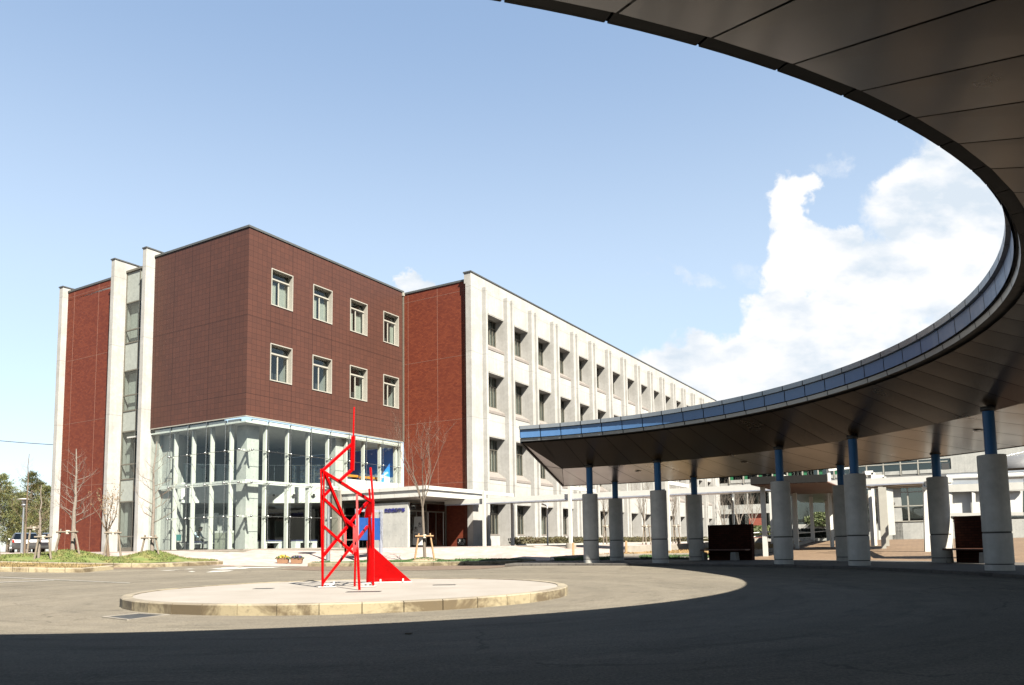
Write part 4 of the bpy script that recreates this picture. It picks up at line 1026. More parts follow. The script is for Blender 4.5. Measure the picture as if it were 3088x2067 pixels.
# ------------------------------------------------------------------ bare trees and their props
def grow(m, p, d, L, r, depth, rn, spread, up, n=6, twig=None):
    steps = 4; pts = [p.copy()]; rs = [r]
    for i in range(steps):
        d = (d+Vector((rn.gauss(0, .09), rn.gauss(0, .09), rn.gauss(0, .05)))+Vector((0, 0, up*.06))).normalized()
        p = p+d*(L/steps); pts.append(p.copy()); rs.append(r*(1-.42*(i+1)/steps))
    for i in range(steps): m.tube(pts[i], pts[i+1], rs[i], rs[i+1], n, caps=False)
    if depth == 0: return
    k = rn.choice((2, 3, 3)) if depth > 1 else rn.choice((2, 3))
    for j in range(k):
        ax = Vector((rn.uniform(-1, 1), rn.uniform(-1, 1), rn.uniform(-.3, .3))).normalized()
        nd = (d+ax*spread*rn.uniform(.6, 1.2)+Vector((0, 0, up*.25))).normalized()
        i0 = rn.choice((2, 3, 4)) if j else 4
        grow(m, pts[i0].copy(), nd, L*rn.uniform(.55, .8), rs[i0]*.68, depth-1, rn, spread, up, max(4, n-1), twig)
    for j in range(2):
        ax = Vector((rn.uniform(-1, 1), rn.uniform(-1, 1), rn.uniform(0, .6))).normalized(); i0 = rn.choice((1, 2, 3))
        m.tube(pts[i0], pts[i0]+(d*.5+ax).normalized()*L*.3, rs[i0]*.3, rs[i0]*.12, 4, caps=False)
def stake(name_loc, rz, label, h=1.05, spread=.42, crossed=False):
    t = tag(empty('tree_stake', name_loc, rz), label, 'tree prop')
    for s in (-1, 1):
        m = MB(); m.tube((s*spread, 0, -.05), (s*spread*.55, 0, h), .042, .036, 8); m.build('post', 'wood_pole', t)
    m = MB(); m.tube((-spread*.62-.12, -.05, h-.12), (spread*.62+.12, -.05, h-.12), .036, .034, 8); m.build('crossbar', 'wood_pole', t)
    m = MB(); m.lathe([(.075, h-.2), (.085, h-.14), (.075, h-.05)], 10, caps=False); m.build('rope_tie', 'rope', t)
    return t
def ginkgo(base, H, r, label, seed, mat='pale_bark', nb=20, sparse=False):
    """young tree with one straight leader and short ascending side branches"""
    t = tag(empty('bare_tree', base), label, 'tree'); rn = random.Random(seed)
    m = MB(); pts = [Vector((0, 0, -.1))]
    for i in range(1, 9): pts.append(Vector((rn.gauss(0, .013)*i/3, rn.gauss(0, .013)*i/3, H*i/8)))
    for i in range(8): m.tube(pts[i], pts[i+1], r*(1-.86*i/8)+.006, r*(1-.86*(i+1)/8)+.006, 9, caps=False)
    m.build('trunk', mat, t)
    m = MB()
    for k in range(nb):
        f = .26+.70*k/nb; z = H*f; a = k*2.4+rn.uniform(-.4, .4); L = H*(.26-.20*abs(f-.45))*rn.uniform(.55, 1.15)*(1 if f < .8 else .6)
        i = min(7, int(f*8)); p = pts[i].lerp(pts[i+1], f*8-i)
        d = Vector((math.cos(a), math.sin(a), rn.uniform(.25, .7))).normalized()
        grow(m, p, d, L*.55, r*.26*(1.2-f), 3, rn, .7, .8, 5)
    m.build('branches', mat if not sparse else 'twig', t); return t
def vase(base, H, r, fork, label, seed, mat='bark', depth=4, spread=.34, leaf=0):
    """tree that forks low into several upright limbs"""
    t = tag(empty('bare_tree', base), label, 'tree'); rn = random.Random(seed)
    m = MB(); m.tube((0, 0, -.1), (-.06, 0, fork*.55), r, r*.82, 10, caps=False); m.tube((-.06, 0, fork*.55), (-.10, .02, fork), r*.82, r*.74, 10, caps=False); m.build('trunk', mat, t)
    m = MB(); p = Vector((-.10, .02, fork-.03))
    for k in range(5):
        a = k*1.26+rn.uniform(-.3, .3); sp = spread*rn.uniform(.6, 1.2); d = Vector((math.cos(a)*sp, math.sin(a)*sp, 1)).normalized()
        grow(m, p, d, (H-fork)*.37, r*.44, depth-1, rn, .34, .8, 6)
    for k in range(26):
        i = rn.randrange(len(m.v)); q = Vector(m.v[i]); dd = Vector((rn.gauss(0, .5), rn.gauss(0, .5), 1)).normalized(); grow(m, q, dd, (H-fork)*.13, r*.07, 1, rn, .5, .8, 4)
    m.build('branches', mat, t)
    if leaf:
        lf = MB()
        for vtx in rn.sample(m.v, min(leaf, len(m.v))):
            c = Vector(vtx)+Vector((rn.gauss(0, .04), rn.gauss(0, .04), rn.gauss(0, .04))); q = Vector((rn.gauss(0, 1), rn.gauss(0, 1), rn.gauss(0, 1))).normalized()*.03; w2 = q.orthogonal().normalized()*.018
            lf.add([c-q, c+w2, c+q, c-w2], [(0, 1, 2, 3)])
        lf.build('buds', 'bud_leaf', t)
    return t
def gz(x, y, e=0.0): return Vector((x, y, G(x, y)+e))
def z8(x, y): return (x/3.92, 1350+y/3.92)
ginkgo(gz(-17.75, 31.15, .42), 4.15, .09, 'sturdy bare young tree with pale trunk on the grassy mound at left', 3, nb=26)
ginkgo(gz(-18.35, 29.9, .15), 2.9, .05, 'slender bare tree in front of the sturdy pale trunked tree', 9, nb=18, sparse=True)
vase(gz(-16.55, 31.6, .22), 3.0, .07, 1.05, 'small bare tree with orange brown buds before the leftmost red brick wall', 5, mat='twig', depth=4, spread=.75, leaf=420)
ginkgo(gz(-14.95, 32.0, .46), 4.6, .08, 'tall thin bare tree on the mound in front of the stair window', 12, mat='pale_bark', nb=17, sparse=True)
ginkgo(gz(-19.6, 31.0, .15), 4.1, .04, 'bare sapling standing between the lamp post and the building', 15, mat='twig', nb=14, sparse=True)
ginkgo(gz(-21.2, 30.2, .15), 3.9, .035, 'bare sapling beside the left park lamp', 17, mat='twig', nb=14, sparse=True)
vase(gz(-3.72, 32.62, .24), 6.1, .07, 2.15, 'tall bare tree with upright limbs in front of the entrance', 21, mat='bark', depth=5, spread=.30)
stake(gz(-17.75, 30.75, .33), 0, 'wooden prop frame around the sturdy pale trunked tree', 1.0, .5)
stake(gz(-18.1, 29.75, .15), .2, 'wooden prop frame in front of the slender left tree', 1.02, .3)
stake(gz(-16.35, 31.55, .2), .3, 'wooden prop frame around the small orange budded tree', 1.12, .32)
stake(gz(-14.95, 31.8, .38), -.2, 'wooden prop frame around the tree by the stair window', .78, .42)
stake(gz(-20.05, 29.7, .15), .2, 'wooden prop frame at far left in front of the silver car', 1.06, .3)
stake(gz(-19.3, 31.1, .15), .1, 'wooden prop frame behind the silver car in the grass bed', 1.22, .26)
stake(gz(-3.72, 32.45, .2), .05, 'tan wooden prop frame around the entrance tree', 1.12, .42)
# props of the entrance tree are tan, newer wood
for ch in [c for c in bpy.data.objects if c.parent and c.parent.get('label') == 'tan wooden prop frame around the entrance tree' and c.name.split('.')[0] != 'rope_tie']:
    ch.data.materials[0] = MATS['tan_wood']

# ------------------------------------------------------------------ lamps, notice board, flower pots
def park_lamp(loc, label, H=3.75):
    t = tag(empty('park_lamp', loc), label, 'lamp post', group='park lamps with flat disc hats')
    m = MB(); m.tube((0, 0, -.1), (0, 0, 1.3), .095, .095, 18); m.tube((0, 0, 1.3), (0, 0, H-.52), .062, .055, 16); m.build('pole', 'grey_metal', t)
    m = MB(); m.lathe([(.07, H-.54), (.15, H-.50), (.15, H-.42), (.10, H-.40)], 20); m.build('collar', 'grey_metal', t)
    m = MB(); m.lathe([(.10, H-.40), (.13, H-.30), (.13, H-.14), (.09, H-.1)], 20); m.build('lantern', 'lamp_glass', t)
    m = MB(); m.lathe([(.12, H-.10), (.44, H-.085), (.44, H-.065), (.2, H-.02), (.05, H)], 32); m.build('hat', 'white_steel', t)
park_lamp(gz(-8.23, 34.4), 'white park lamp with flat disc hat behind the sculpture')
park_lamp(gz(-33.7, 53.0), 'white park lamp with flat disc hat among the pines at left')
bl, br_ = Vector((-6.97, 34.5, 0)), Vector((-6.13, 35.8, 0)); dv = (br_-bl); Lb = dv.length
t = tag(empty('notice_board', gz(bl.x, bl.y), math.atan2(dv.y, dv.x)), 'blank blue notice board in a lilac grey frame behind the sculpture', 'notice board')
for x in (0, Lb): m = MB(); m.box(x-.075, x+.075, -.05, .05, -.1, 2.2); m.build('post', 'lilac_frame', t)
m = MB(); m.box(-.075, Lb+.075, -.055, .055, 2.2, 2.32); m.build('top_rail', 'lilac_frame', t)
m = MB(); m.box(.075, Lb-.075, -.025, .025, .92, 1.93); m.build('panel', 'sign_blue', t)
def planter(loc, petal, label, seed):
    t = tag(empty('flower_pot', loc), label, 'planter'); rn = random.Random(seed)
    m = MB(); n = 8; o1 = [(-.25, -.11), (.25, -.11), (.25, .11), (-.25, .11)]
    m.add([(x*.86, y*.8, 0) for x, y in o1]+[(x, y, .20) for x, y in o1]+[(x*1.08, y*1.12, .20) for x, y in o1]+[(x*1.08, y*1.12, .235) for x, y in o1]+[(x*.96, y*.92, .235) for x, y in o1]+[(x*.95, y*.9, .18) for x, y in o1],
          [(3, 2, 1, 0)]+[(k*4+i, k*4+(i+1) % 4, k*4+4+(i+1) % 4, k*4+4+i) for k in range(5) for i in range(4)]+[(20, 21, 22, 23)])
    m.build('pot', 'terracotta', t, bevel=.006)
    lf, pe = MB(), MB()
    for k in range(420):
        x, y = rn.uniform(-.29, .29), rn.uniform(-.14, .14); top = .15*(1-(x/.34)**2)*(1-(y/.2)**2); z = .2+top*rn.uniform(.2, 1.1); s = rn.uniform(.018, .034)
        q = Vector((rn.gauss(0, 1), rn.gauss(0, 1), rn.gauss(.4, 1))).normalized(); a = q.orthogonal().normalized()*s; b = q.cross(a).normalized()*s; c = Vector((x, y, z))
        (pe if k % 5 < 3 and z > .25 else lf).add([c-a, c-b, c+a, c+b], [(0, 1, 2, 3)])
    lf.build('leaves', 'leaf_green', t); pe.build('petals', petal, t)
planter(gz(-9.88, 33.2, .01), 'yellow_petal', 'terracotta planter full of yellow pansies', 1)
planter(gz(-9.30, 33.25, .01), 'purple_petal', 'terracotta planter full of deep purple pansies', 2)
# rope fence posts and rope
rp = [gz(2.75, 35.4), gz(5.35, 36.6), gz(8.6, 40.2), gz(11.4, 43.5)]
rf = tag(empty('rope_fence', rp[0]), 'low tan wooden posts with a slack pale rope beside the lawn', 'fence')
for q in rp: m = MB(); m.box(-.05, .05, -.05, .05, -.1, .62); o = m.build('post', 'tan_wood', rf, bevel=.008); o.location = q-rp[0]
m = MB()
for a, b in zip(rp[:-1], rp[1:]):
    for k in range(8):
        def sg(u): return (a.lerp(b, u)-rp[0])+Vector((0, 0, .55-.22*u*(1-u)))
        m.tube(sg(k/8), sg((k+1)/8), .014, n=5, caps=False)
m.build('rope', 'rope', rf)

# ------------------------------------------------------------------ white covered walkway in front of the wing
wk = tag(empty('covered_walkway', O, RZ), 'white steel covered walkway with flat roof running from the entrance to the right', 'walkway')
AW, AWB = 10.5, 13.4
PB = [-7.45, -12.85, -18.2, -23.6]
m = MB(); m.box(AW, AW+.14, -30, -4.65, 3.34, 3.60); m.box(AWB-.14, AWB, -30, -6.4, 3.38, 3.60); m.build('edge_beam', 'white_steel', wk)
m = MB(); m.box(AW-.03, AW+.12, -30, -4.7, 3.28, 3.337); m.build('gutter', 'lilac_frame', wk)
m = MB(); m.box(AW+.141, AWB-.141, -30, -6.45, 3.38, 3.50); m.build('roof_slab', 'grey_metal', wk)
for k, b in enumerate(PB):
    m = MB(); m.box(AW-.16, AW-.02, b-.08, b+.08, .4, 4.0)
    if k == 1: m.lathe([(.28, .4), (.28, G(*Wd(AW-.1, b)[:2])+.22), (.24, G(*Wd(AW-.1, b)[:2])+.28)], 20, (AW-.09, b, 0), m=1)
    m.build('post', ['white_steel', 'old_concrete'], wk)
    m = MB(); m.box(AWB+.02, AWB+.16, b-.08, b+.08, .4, 4.0); m.build('post', 'white_steel', wk)
    m = MB(); m.box(AW-.02, AWB+.02, b-.07, b+.07, 3.82, 4.0); m.build('cross_beam', 'white_steel', wk)
for b in (-9.7, -20.5):
    m = MB(); m.tube((AWB+.3, b, .7), (AWB+.3, b, 3.2), .045, n=10); m.tube((AWB+.3, b, 3.2), (AWB-.3, b, 3.28), .045, n=10); m.build('downpipe', 'panel_bright', wk)
# clipped hedge along the wing
def leaves(m, n, x0, x1, y0, y1, z0, z1, s, rn, shape=None):
    k = 0
    while k < n:
        x, y, z = rn.uniform(x0, x1), rn.uniform(y0, y1), rn.uniform(z0, z1)
        if shape and not shape(x, y, z): continue
        c = Vector((x, y, z)); q = Vector((rn.gauss(0, 1), rn.gauss(0, 1), rn.gauss(.5, 1))).normalized(); a = q.orthogonal().normalized()*s*rn.uniform(.5, 1.2); b = q.cross(a).normalized()*s*rn.uniform(.4, .9)
        m.add([c-a, c-b, c+a, c+b], [(0, 1, 2, 3)]); k += 1
rn = random.Random(5); m = MB()
def hs(x, y, z):
    top = 1.40+.13*noise.noise((x*1.3, y*1.3, 0))+.07*noise.noise((x*4, y*4, 3)); f = (z-.9)/max(.1, top-.9)
    return z < top and noise.noise((x*2.1, y*2.1, z*2.1+7)) > -.30+.42*max(0, .35-f)-(.0 if abs(y+7.0) > .25 else .4)
leaves(m, 30000, 14.3, 58, -7.45, -6.6, .95, 1.6, .055, rn, hs)
hd = tag(empty('hedge', O, RZ), 'long low olive brown hedge along the foot of the white wing', 'hedge'); m.build('foliage', 'hedge_leaf', hd)
m = MB()
for k in range(150):
    x = 14.4+43.4*k/150; m.tube((x, -7.0+rn.uniform(-.2, .2), .85), (x+rn.uniform(-.15, .15), -7+rn.uniform(-.25, .25), 1.25), .015, .008, 5)
m.build('stems', 'bark', hd)
m = MB(); m.box(14.0, 58.4, -7.6, -7.5, .8, 1.0); o = m.build('hedge_kerb', 'white_concrete'); o.location = O; o.rotation_euler[2] = RZ; tag(o, kind='structure')
# small bare trees in front of the wing
for i, (x, y, H, lb) in enumerate(((5.95, 49.0, 3.9, 'small bare propped tree left of the three before the white wing'), (8.15, 47.3, 4.4, 'small bare propped tree middle of the three before the white wing'), (10.5, 49.8, 4.2, 'small bare propped tree right of the three before the white wing'))):
    vase(gz(x, y), H, .06, 1.3, lb, 40+i, mat='bark', depth=4, spread=.26)
    stake(gz(x, y-.15), .1*i, ('grey wooden prop of the left small tree before the wing', 'grey wooden prop of the middle small tree before the wing', 'grey wooden prop of the right small tree before the wing')[i], 1.25, .26)
# ------------------------------------------------------------------ far building closing the court on the right
def e5(x, y): return (2100+x/4.611, 1380+y/4.611)
def s4(x, y): return (2500+x/3.92, 1350+y/3.92)
fb = tag(empty('far_building', O, RZ), 'long beige concrete building with dark window bands and orange brick ground floor beyond the walkway', 'building')
AF = 70.0
m = MB(); m.box(AF, AF+.3, -60, -19.6, 8.9-.95, 8.42); m.box(AF+.02, AF+.3, -60, -29.3, 8.42, 12.5); m.box(AF, AF+.3, -19.6, 3, 7.0, 8.15); m.box(AF, AF+.3, -29.3, 3, 9.6, 12.5); m.box(AF, AF+.3, -60, 3, 4.75, 5.42); m.box(AF-.25, AF, -60, 3, 4.3, 4.9); m.box(AF, AF+.3, -60, 3, .5, 1.3)
m.box(AF, AF+.3, -4.95, -3.0, 1.3, 4.75); m.build('concrete_wall', 'fair_concrete', fb)
m = MB(); m.box(AF+.8, AF+.9, -60, 3, .5, 12.4); m.box(AF, AF+12, -60, 3, 12.5, 12.6); m.build('room_backing', 'interior_dark', fb)
for y0, y1 in ((-9.04, -7.4), (-14.5, -12.3), (-20, -17.5)): m = MB(); m.box(AF+.05, AF+.3, y0, y1, 1.3, 4.75); m.build('brick_panel', 'orange_brick', fb)
m = MB(); m.box(AF+.15, AF+.17, -60, 3, 5.42, 7.0); m.box(AF+.15, AF+.17, -29.2, 3, 8.15, 9.6); m.box(AF+.16, AF+.18, -60, 3, 1.3, 4.75); m.build('glazing', 'window_glass', fb)
wf = MB(); wf.box(0, .1, -.05, .05, 5.42, 7.0); wfo = wf.build('window_post', 'fair_concrete', fb); wfo.location = (AF+.05, -5.67, 0)
for k in range(1, 12):
    o = copy_tree(wfo, fb); o.location = (AF+.05, -5.67-1.67*k, 0)
wf = MB(); wf.box(0, .16, -.06, .06, 8.0, 9.7); wf2 = wf.build('window_post', 'pale_frame', fb); wf2.location = (AF-.1, -20.9, 0)
for k in range(-9, 4):
    if k: o = copy_tree(wf2, fb); o.location = (AF-.1, -20.9-1.74*k, 0)
m = MB()
for k in range(-9, 4):
    y = -20.9-1.74*k; m.box(AF-.06, AF+.1, y-1.62, y-.12, 8.1, 8.5)
    if k < -1: m.box(AF+.08, AF+.12, y-.45, y-.1, 8.15, 9.6, 1)
m.box(AF-.08, AF+.02, -29, 3, 9.25, 9.36, 2); m.build('sill_panel', ['fair_concrete', 'green_frame', 'pale_frame'], fb)
m = MB(); m.box(AF-.02, AF+.0, -29.12, -28.4, 8.42, 9.1); m.build('small_window', 'interior_dark', fb)
m = MB()
for y in (-5.66, -5.9): m.box(AF-.35, AF-.2, y-.08, y+.08, .9, 7.0) if y == -5.66 else None
m.box(AF-.02, AF+.1, -14.5, -12.3, 4.2, 4.3); m.build('downpipe', 'grey_metal', fb)
# link corridor in the middle distance
lc = tag(empty('link_corridor', O, RZ), 'low link corridor with grey siding and silver roof pipe behind the columns at right', 'building')
AL = 45.0
m = MB(); m.box(AL, AL+.4, -50, -15.5, 5.62, 6.12); m.build('siding', 'slate_panel', lc)
m = MB(); m.tube((AL-.15, -50, 5.42), (AL-.15, -23.7, 5.42), .2, n=16); m.tube((AL-.15, -50, 5.95), (AL-.15, -29.4, 5.95), .13, n=12); m.build('roof_pipe', 'grey_metal', lc)
m = MB(); m.box(AL-.3, AL+.3, -50, -15.5, 5.15, 5.25); m.box(AL+.1, AL+.4, -50, -15.5, .5, 2.35, 1); m.box(AL+.1, AL+.4, -26.0, -25.2, .5, 5.15, 1); m.build('roof_edge', ['grey_metal', 'fair_concrete'], lc)
m = MB(); m.box(AL+.25, AL+.28, -50, -15.5, 2.35, 5.15); m.build('glazing', 'window_glass', lc)
m = MB(); m.box(AL+2.2, AL+2.3, -50, -15.5, .5, 5.15); m.build('room_backing', 'interior_dark', lc)
m = MB()
for y in (-24.2, -25.3, -26.5, -27.7, -28.9): m.box(AL+.05, AL+.2, y-.05, y+.05, 2.35, 5.15)
for z in (2.35, 3.6, 4.75): m.box(AL+.05, AL+.2, -30, -23.5, z, z+.08)
m.build('window_frame', 'pale_frame', lc)
# curved tank on the roof behind
m = MB(); m.lathe([(2.6, 0), (2.6, .5), (2.0, 1.1), (1.0, 1.45), (.001, 1.5)], 32, caps=False); t = m.build('roof_tank', 'slate_panel'); q = Wd(60, -35.8, 7.2); t.location = q; t.scale = (1.3, 1, .95); tag(t, 'rounded grey tank on the corridor roof at right', 'tank')
m = MB(); m.tube((-2.2, 0, 1.2), (-.8, 0, 1.62), .04, n=6); m.tube((-.8, 0, 1.62), (-.2, 0, 1.75), .04, n=6)
for x in (-.1, .1): m.tube((x, 0, 1.4), (x, 0, 2.0), .07, n=8)
m.build('vent_pipe', 'steel', t)
# slim posted path canopy leading away
pcn = tag(empty('path_canopy', (9.95, 32.2, 0)), 'posted path canopy with shade coloured fascia and brown soffit leading away behind the ring canopy', 'canopy')
q0 = [Vector(v) for v in ((9.7, 31.2, 0), (12.2, 29.7, 0), (33, 66, 0), (22.5, 60, 0))]
org = Vector((9.95, 32.2, 0)); qs = [v-org for v in q0]
def zl(v, z): return Vector((v.x, v.y, z))
m = MB(); m.prism([zl(qs[0], 3.24), zl(qs[1], 3.20), zl(qs[1]+Vector((4.5, 8, 0)), 3.28), zl(qs[0]+Vector((4.5, 8, 0)), 3.3)], (0, 0, .04)); m.build('soffit', 'brown_wood', pcn)
m = MB(); m.bar(zl(qs[0], 3.42), zl(qs[1], 3.36), .12, .30); m.build('fascia', 'dark_fascia', pcn)
m = MB(); m.prism([zl(qs[0]+Vector((4.2, 7.6, 0)), 3.34), zl(qs[1]+Vector((4.2, 7.6, 0)), 3.3), zl(qs[2], 3.9), zl(qs[3], 3.9)], (0, 0, .12)); m.build('roof_slab', 'soffit_metal', pcn)
for px, py, dpt, wd, topz in ((965, 1375, 32.0, .19, 3.22), (1080, 1190, 44, .30, 3.75), (1378, 1255, 39.5, .16, 3.3), (1623, 1170, 45.5, .20, 3.75), (1838, 1105, 54, .26, 4.0), (1905, 1060, 60, .3, 4.2)):
    p = at(*e5(px, py), dpt); m = MB(); m.box(-wd/2, wd/2, -.07, .07, 0, topz-p.z+.25); o = m.build('post', 'white_steel', pcn); o.location = p-org-Vector((0, 0, .25)); o.rotation_euler[2] = -.45
# rails along the path
rl = tag(empty('path_railing', at(*e5(765, 1100), 42)), 'thin pale two bar railing along the brick path', 'railing'); m = MB()
for (xa, ya, da), (xb, yb, db) in (((765, 1052, 42), (1110, 1030, 44)), ((765, 1105, 42), (1110, 1085, 44)), ((1380, 1060, 44), (1815, 1022, 55)), ((1380, 1125, 44), (1600, 1110, 48)), ((1380, 1035, 47), (1600, 1045, 52))):
    m.tube(at(*e5(xa, ya), da)-rl.location, at(*e5(xb, yb), db)-rl.location, .035, n=6)
m.build('bar', 'white_steel', rl); m = MB()
for xa, ya, da in ((770, 1052, 42), (935, 1042, 43), (1105, 1030, 44), (1390, 1060, 44), (1600, 1042, 49), (1812, 1022, 55)):
    p = at(*e5(xa, ya), da); m.tube(p-rl.location, Vector((p.x, p.y, G(p.x, p.y)))-rl.location, .03, n=6)
m.build('post', 'white_steel', rl)
# shrubs and trees by the far building
def bush(loc, rx, ry, h, mat, n, label, seed, s=.06):
    t = tag(empty('bush', loc), label, 'bush'); rn = random.Random(seed); m = MB()
    leaves(m, n, -rx, rx, -ry, ry, 0, h, s, rn, lambda x, y, z: (x/rx)**2+(y/ry)**2+((z-h*.4)/(h*.62))**2 < 1+.35*noise.noise((x*1.5, y*1.5, z*2+seed)))
    m.build('foliage', mat, t); m = MB(); m.tube((0, 0, -.1), (0, 0, h*.5), .05, .02, 6); m.build('stem', 'bark', t)
bush(at(*e5(850, 1095), 62), 3.0, .8, .85, 'hedge_green', 5200, 'bright green hedge patch right of the central brick seat wall', 1, .09)
bush(at(*e5(1500, 1120), 62), 3.6, .9, .75, 'shade_leaf', 5200, 'dark green hedge behind the path railing', 2, .09)
bush(at(*e5(1760, 960), 66), 1.6, .9, 1.25, 'hedge_green', 2600, 'round clipped light green bush at the path end', 3, .08)
for i, (px, dpt, H, lb) in enumerate(((605, 84, 8.0, 'bare tree leftmost before the orange brick panels'), (785, 80, 6.5, 'bare tree in front of the wide orange brick panel'), (400, 88, 7.5, 'bare tree nearest the end of the white wing'), (1480, 84, 6.0, 'faint bare tree before the right orange brick panel'))):
    p = at(*e5(px, 960), dpt); p.z = .9; vase(p, H, .09, 1.6, lb, 60+i, mat='pale_bark', depth=4, spread=.4)
# white shelter at the right
sh = tag(empty('white_shelter', (14.3, 25.3, .28)), 'white framed shelter with bright panels and glass roof strip behind the right columns', 'shelter'); s0 = sh.location
def sw_(x, y, d): return at(*s4(x, y), d)-s0
m = MB()
for (xa, ya, da), (xb, yb, db), w_ in (((1150, 425, 30.6), (1172, 1235, 30.6), .24), ((1428, 430, 25.2), (1440, 1330, 25.2), .12), ((1705, 510, 24.85), (1712, 800, 24.85), .1), ((2010, 500, 24.5), (2015, 1300, 24.5), .12), ((1150, 430, 30.6), (1428, 380, 25.2), .2), ((1115, 480, 30.6), (1428, 480, 25.2), .12)):
    m.bar(sw_(xa, ya, da), sw_(xb, yb, db), w_, w_*.8, up=(.3, 1, 0))
m.bar(sw_(1400, 485, 25.2), sw_(2300, 455, 24.15), .1, .24); m.bar(sw_(1400, 795, 25.2), sw_(2300, 785, 24.15), .08, .1); m.bar(sw_(1400, 515, 25.2), sw_(2300, 498, 24.15), .08, .08)
m.build('frame', 'white_steel', sh)
m = MB(); a, b, c, d_ = sw_(1432, 520, 25.3), sw_(2290, 500, 24.25), sw_(2290, 785, 24.25), sw_(1432, 795, 25.3); m.prism([a, b, c, d_], (.02, .05, 0)); m.build('panel', 'panel_bright', sh)
m = MB(); m.prism([sw_(1402, 450, 25.3), sw_(2300, 425, 24.2), sw_(2300, 378, 25.0), sw_(1402, 392, 26.0)], (0, .0, .02)); m.build('roof_glass', 'grey_metal', sh)
m = MB(); m.tube(sw_(1390, 362, 26.1), sw_(2300, 330, 25.1), .10, n=12)
for x in (1635,): m.bar(sw_(x-18, 395, 26), sw_(x, 445, 25.2), .05, .05)
m.build('gutter', 'white_steel', sh)
for px, py, d1, ty, wd, lb in ((740, 1035, 33, 495, .30, 'wide white square post standing in sunlight beyond the brick path'), (650, 1195, 30.5, 465, .17, 'slim tan grey post nearest the canopy on the brick path'), (688, 1165, 31.5, 470, .17, 'slim shaded post just right of the nearest path post'), (520, 1165, 31, 505, .13, 'slim white post beside the thick canopy column'), (610, 1090, 34, 500, .13, 'thin white post left of the tan path post')):
    p = at(*s4(px, py), d1); q = at(*s4(px, ty), d1); mm = MB(); mm.box(-wd/2, wd/2, -.08, .08, 0, q.z-p.z); o = mm.build('path_post', 'white_steel' if px not in (650, 688) else 'pale_frame'); o.location = p; o.rotation_euler[2] = -.4; tag(o, lb, 'post', 'posts beside the brick path')
pb = tag(empty('pipe_frame', at(*s4(410, 230), 38)), 'white stepped steel frames above the path roof at right', 'frame'); m = MB()
m.bar(at(*s4(-20, 260), 38)-pb.location, at(*s4(310, 222), 38)-pb.location, .2, .3, up=(0, 1, 0)); q = at(*s4(-10, 260), 38); m.bar(q-pb.location, Vector((q.x, q.y, G(q.x, q.y)))-pb.location, .14, .14); m.build('upper_beam', 'white_steel', pb); m = MB()
for (x0, y0), (x1, y1) in (((410, 305), (505, 300)), ((505, 300), (505, 440)), ((505, 355), (635, 350)), ((635, 350), (640, 400)), ((640, 400), (750, 390)), ((515, 410), (595, 395))):
    m.bar(at(*s4(x0, y0), 38)-pb.location, at(*s4(x1, y1), 38)-pb.location, .2, .3, up=(0, 1, 0))
m.build('beam', 'white_steel', pb); m = MB()
m.bar(at(*s4(490, 438), 36)-pb.location, at(*s4(1160, 415), 33)-pb.location, .5, .14); m.build('lower_beam', 'white_steel', pb); m = MB(); m.bar(at(*s4(490, 480), 36)-pb.location, at(*s4(1160, 455), 33)-pb.location, .3, .06); m.build('lower_beam', 'white_steel', pb); m = MB()
for x, y in ((505, 440),): p = at(*s4(x, y), 38); m.bar(p-pb.location, Vector((p.x, p.y, G(p.x, p.y)))-pb.location, .14, .14)
m.build('lower_beam', 'white_steel', pb)

# ------------------------------------------------------------------ left background: pines, cars, power line
def pine_mesh(H, R0, n, seed):
    rn = random.Random(seed); m = MB()
    tiers = []
    for k in range(16):
        f = .16+.82*k/16; z = H*f; rr = R0*(1-f)**.62*rn.uniform(.75, 1.15)
        for j in range(5):
            a = rn.uniform(0, 6.28); tiers.append((Vector((math.cos(a)*rr*.72, math.sin(a)*rr*.72, z+rn.uniform(-.2, .3))), rr*.42+.18))
    for k in range(n):
        c, r = rn.choice(tiers); q = Vector((rn.gauss(0, .5), rn.gauss(0, .5), rn.gauss(0, .26)))*r; p = c+q
        d = (Vector((p.x, p.y, 0)).normalized()*.6+Vector((rn.gauss(0, .5), rn.gauss(0, .5), rn.uniform(.2, 1.1)))).normalized(); L = rn.uniform(.16, .34); s = d.orthogonal().normalized()*rn.uniform(.02, .045)
        m.add([p-s, p+s, p+d*L], [(0, 1, 2)])
    return m
pl = [(-.668, 76, 8.0, 1.0, 'leftmost tall pine at the picture edge'), (-.652, 79, 7.2, .95, 'pine with broad crown at the left picture edge behind the first'), (-.640, 82, 6.6, .85, 'lower pine just right of the left lamp post'),
      (-.626, 84, 9.0, .95, 'tallest pine standing behind the silver car'), (-.618, 86, 8.2, .9, 'pine with ragged top between the lamp post and the building'), (-.607, 84, 7.6, .9, 'pine touching the end pier of the building'), (-.655, 90, 7.6, .95, 'distant pine behind the left lamp post'), (-.612, 74, 5.4, .8, 'short bushy pine above the dark car roof'), (-.632, 77, 5.6, .8, 'short bushy pine above the silver car roof')]
pl = [(f*y, y, H, s, lb) for f, y, H, s, lb in pl]
protos_p = []
for i in range(3):
    t = empty('pine_tree'); pine_mesh(8.0, 2.5, 5200, 80+i).build('crown', 'pine_needle', t)
    m = MB(); m.tube((0, 0, -.3), (.1, 0, 7.0), .17, .04, 8); rn = random.Random(i)
    for k in range(14): a = rn.uniform(0, 6.28); z = 1.5+k*.4; m.tube((0, 0, z), (math.cos(a)*1.3*(1-k/18), math.sin(a)*1.3*(1-k/18), z+.5), .04, .015, 5)
    m.build('trunk', 'bark', t); protos_p.append(t)
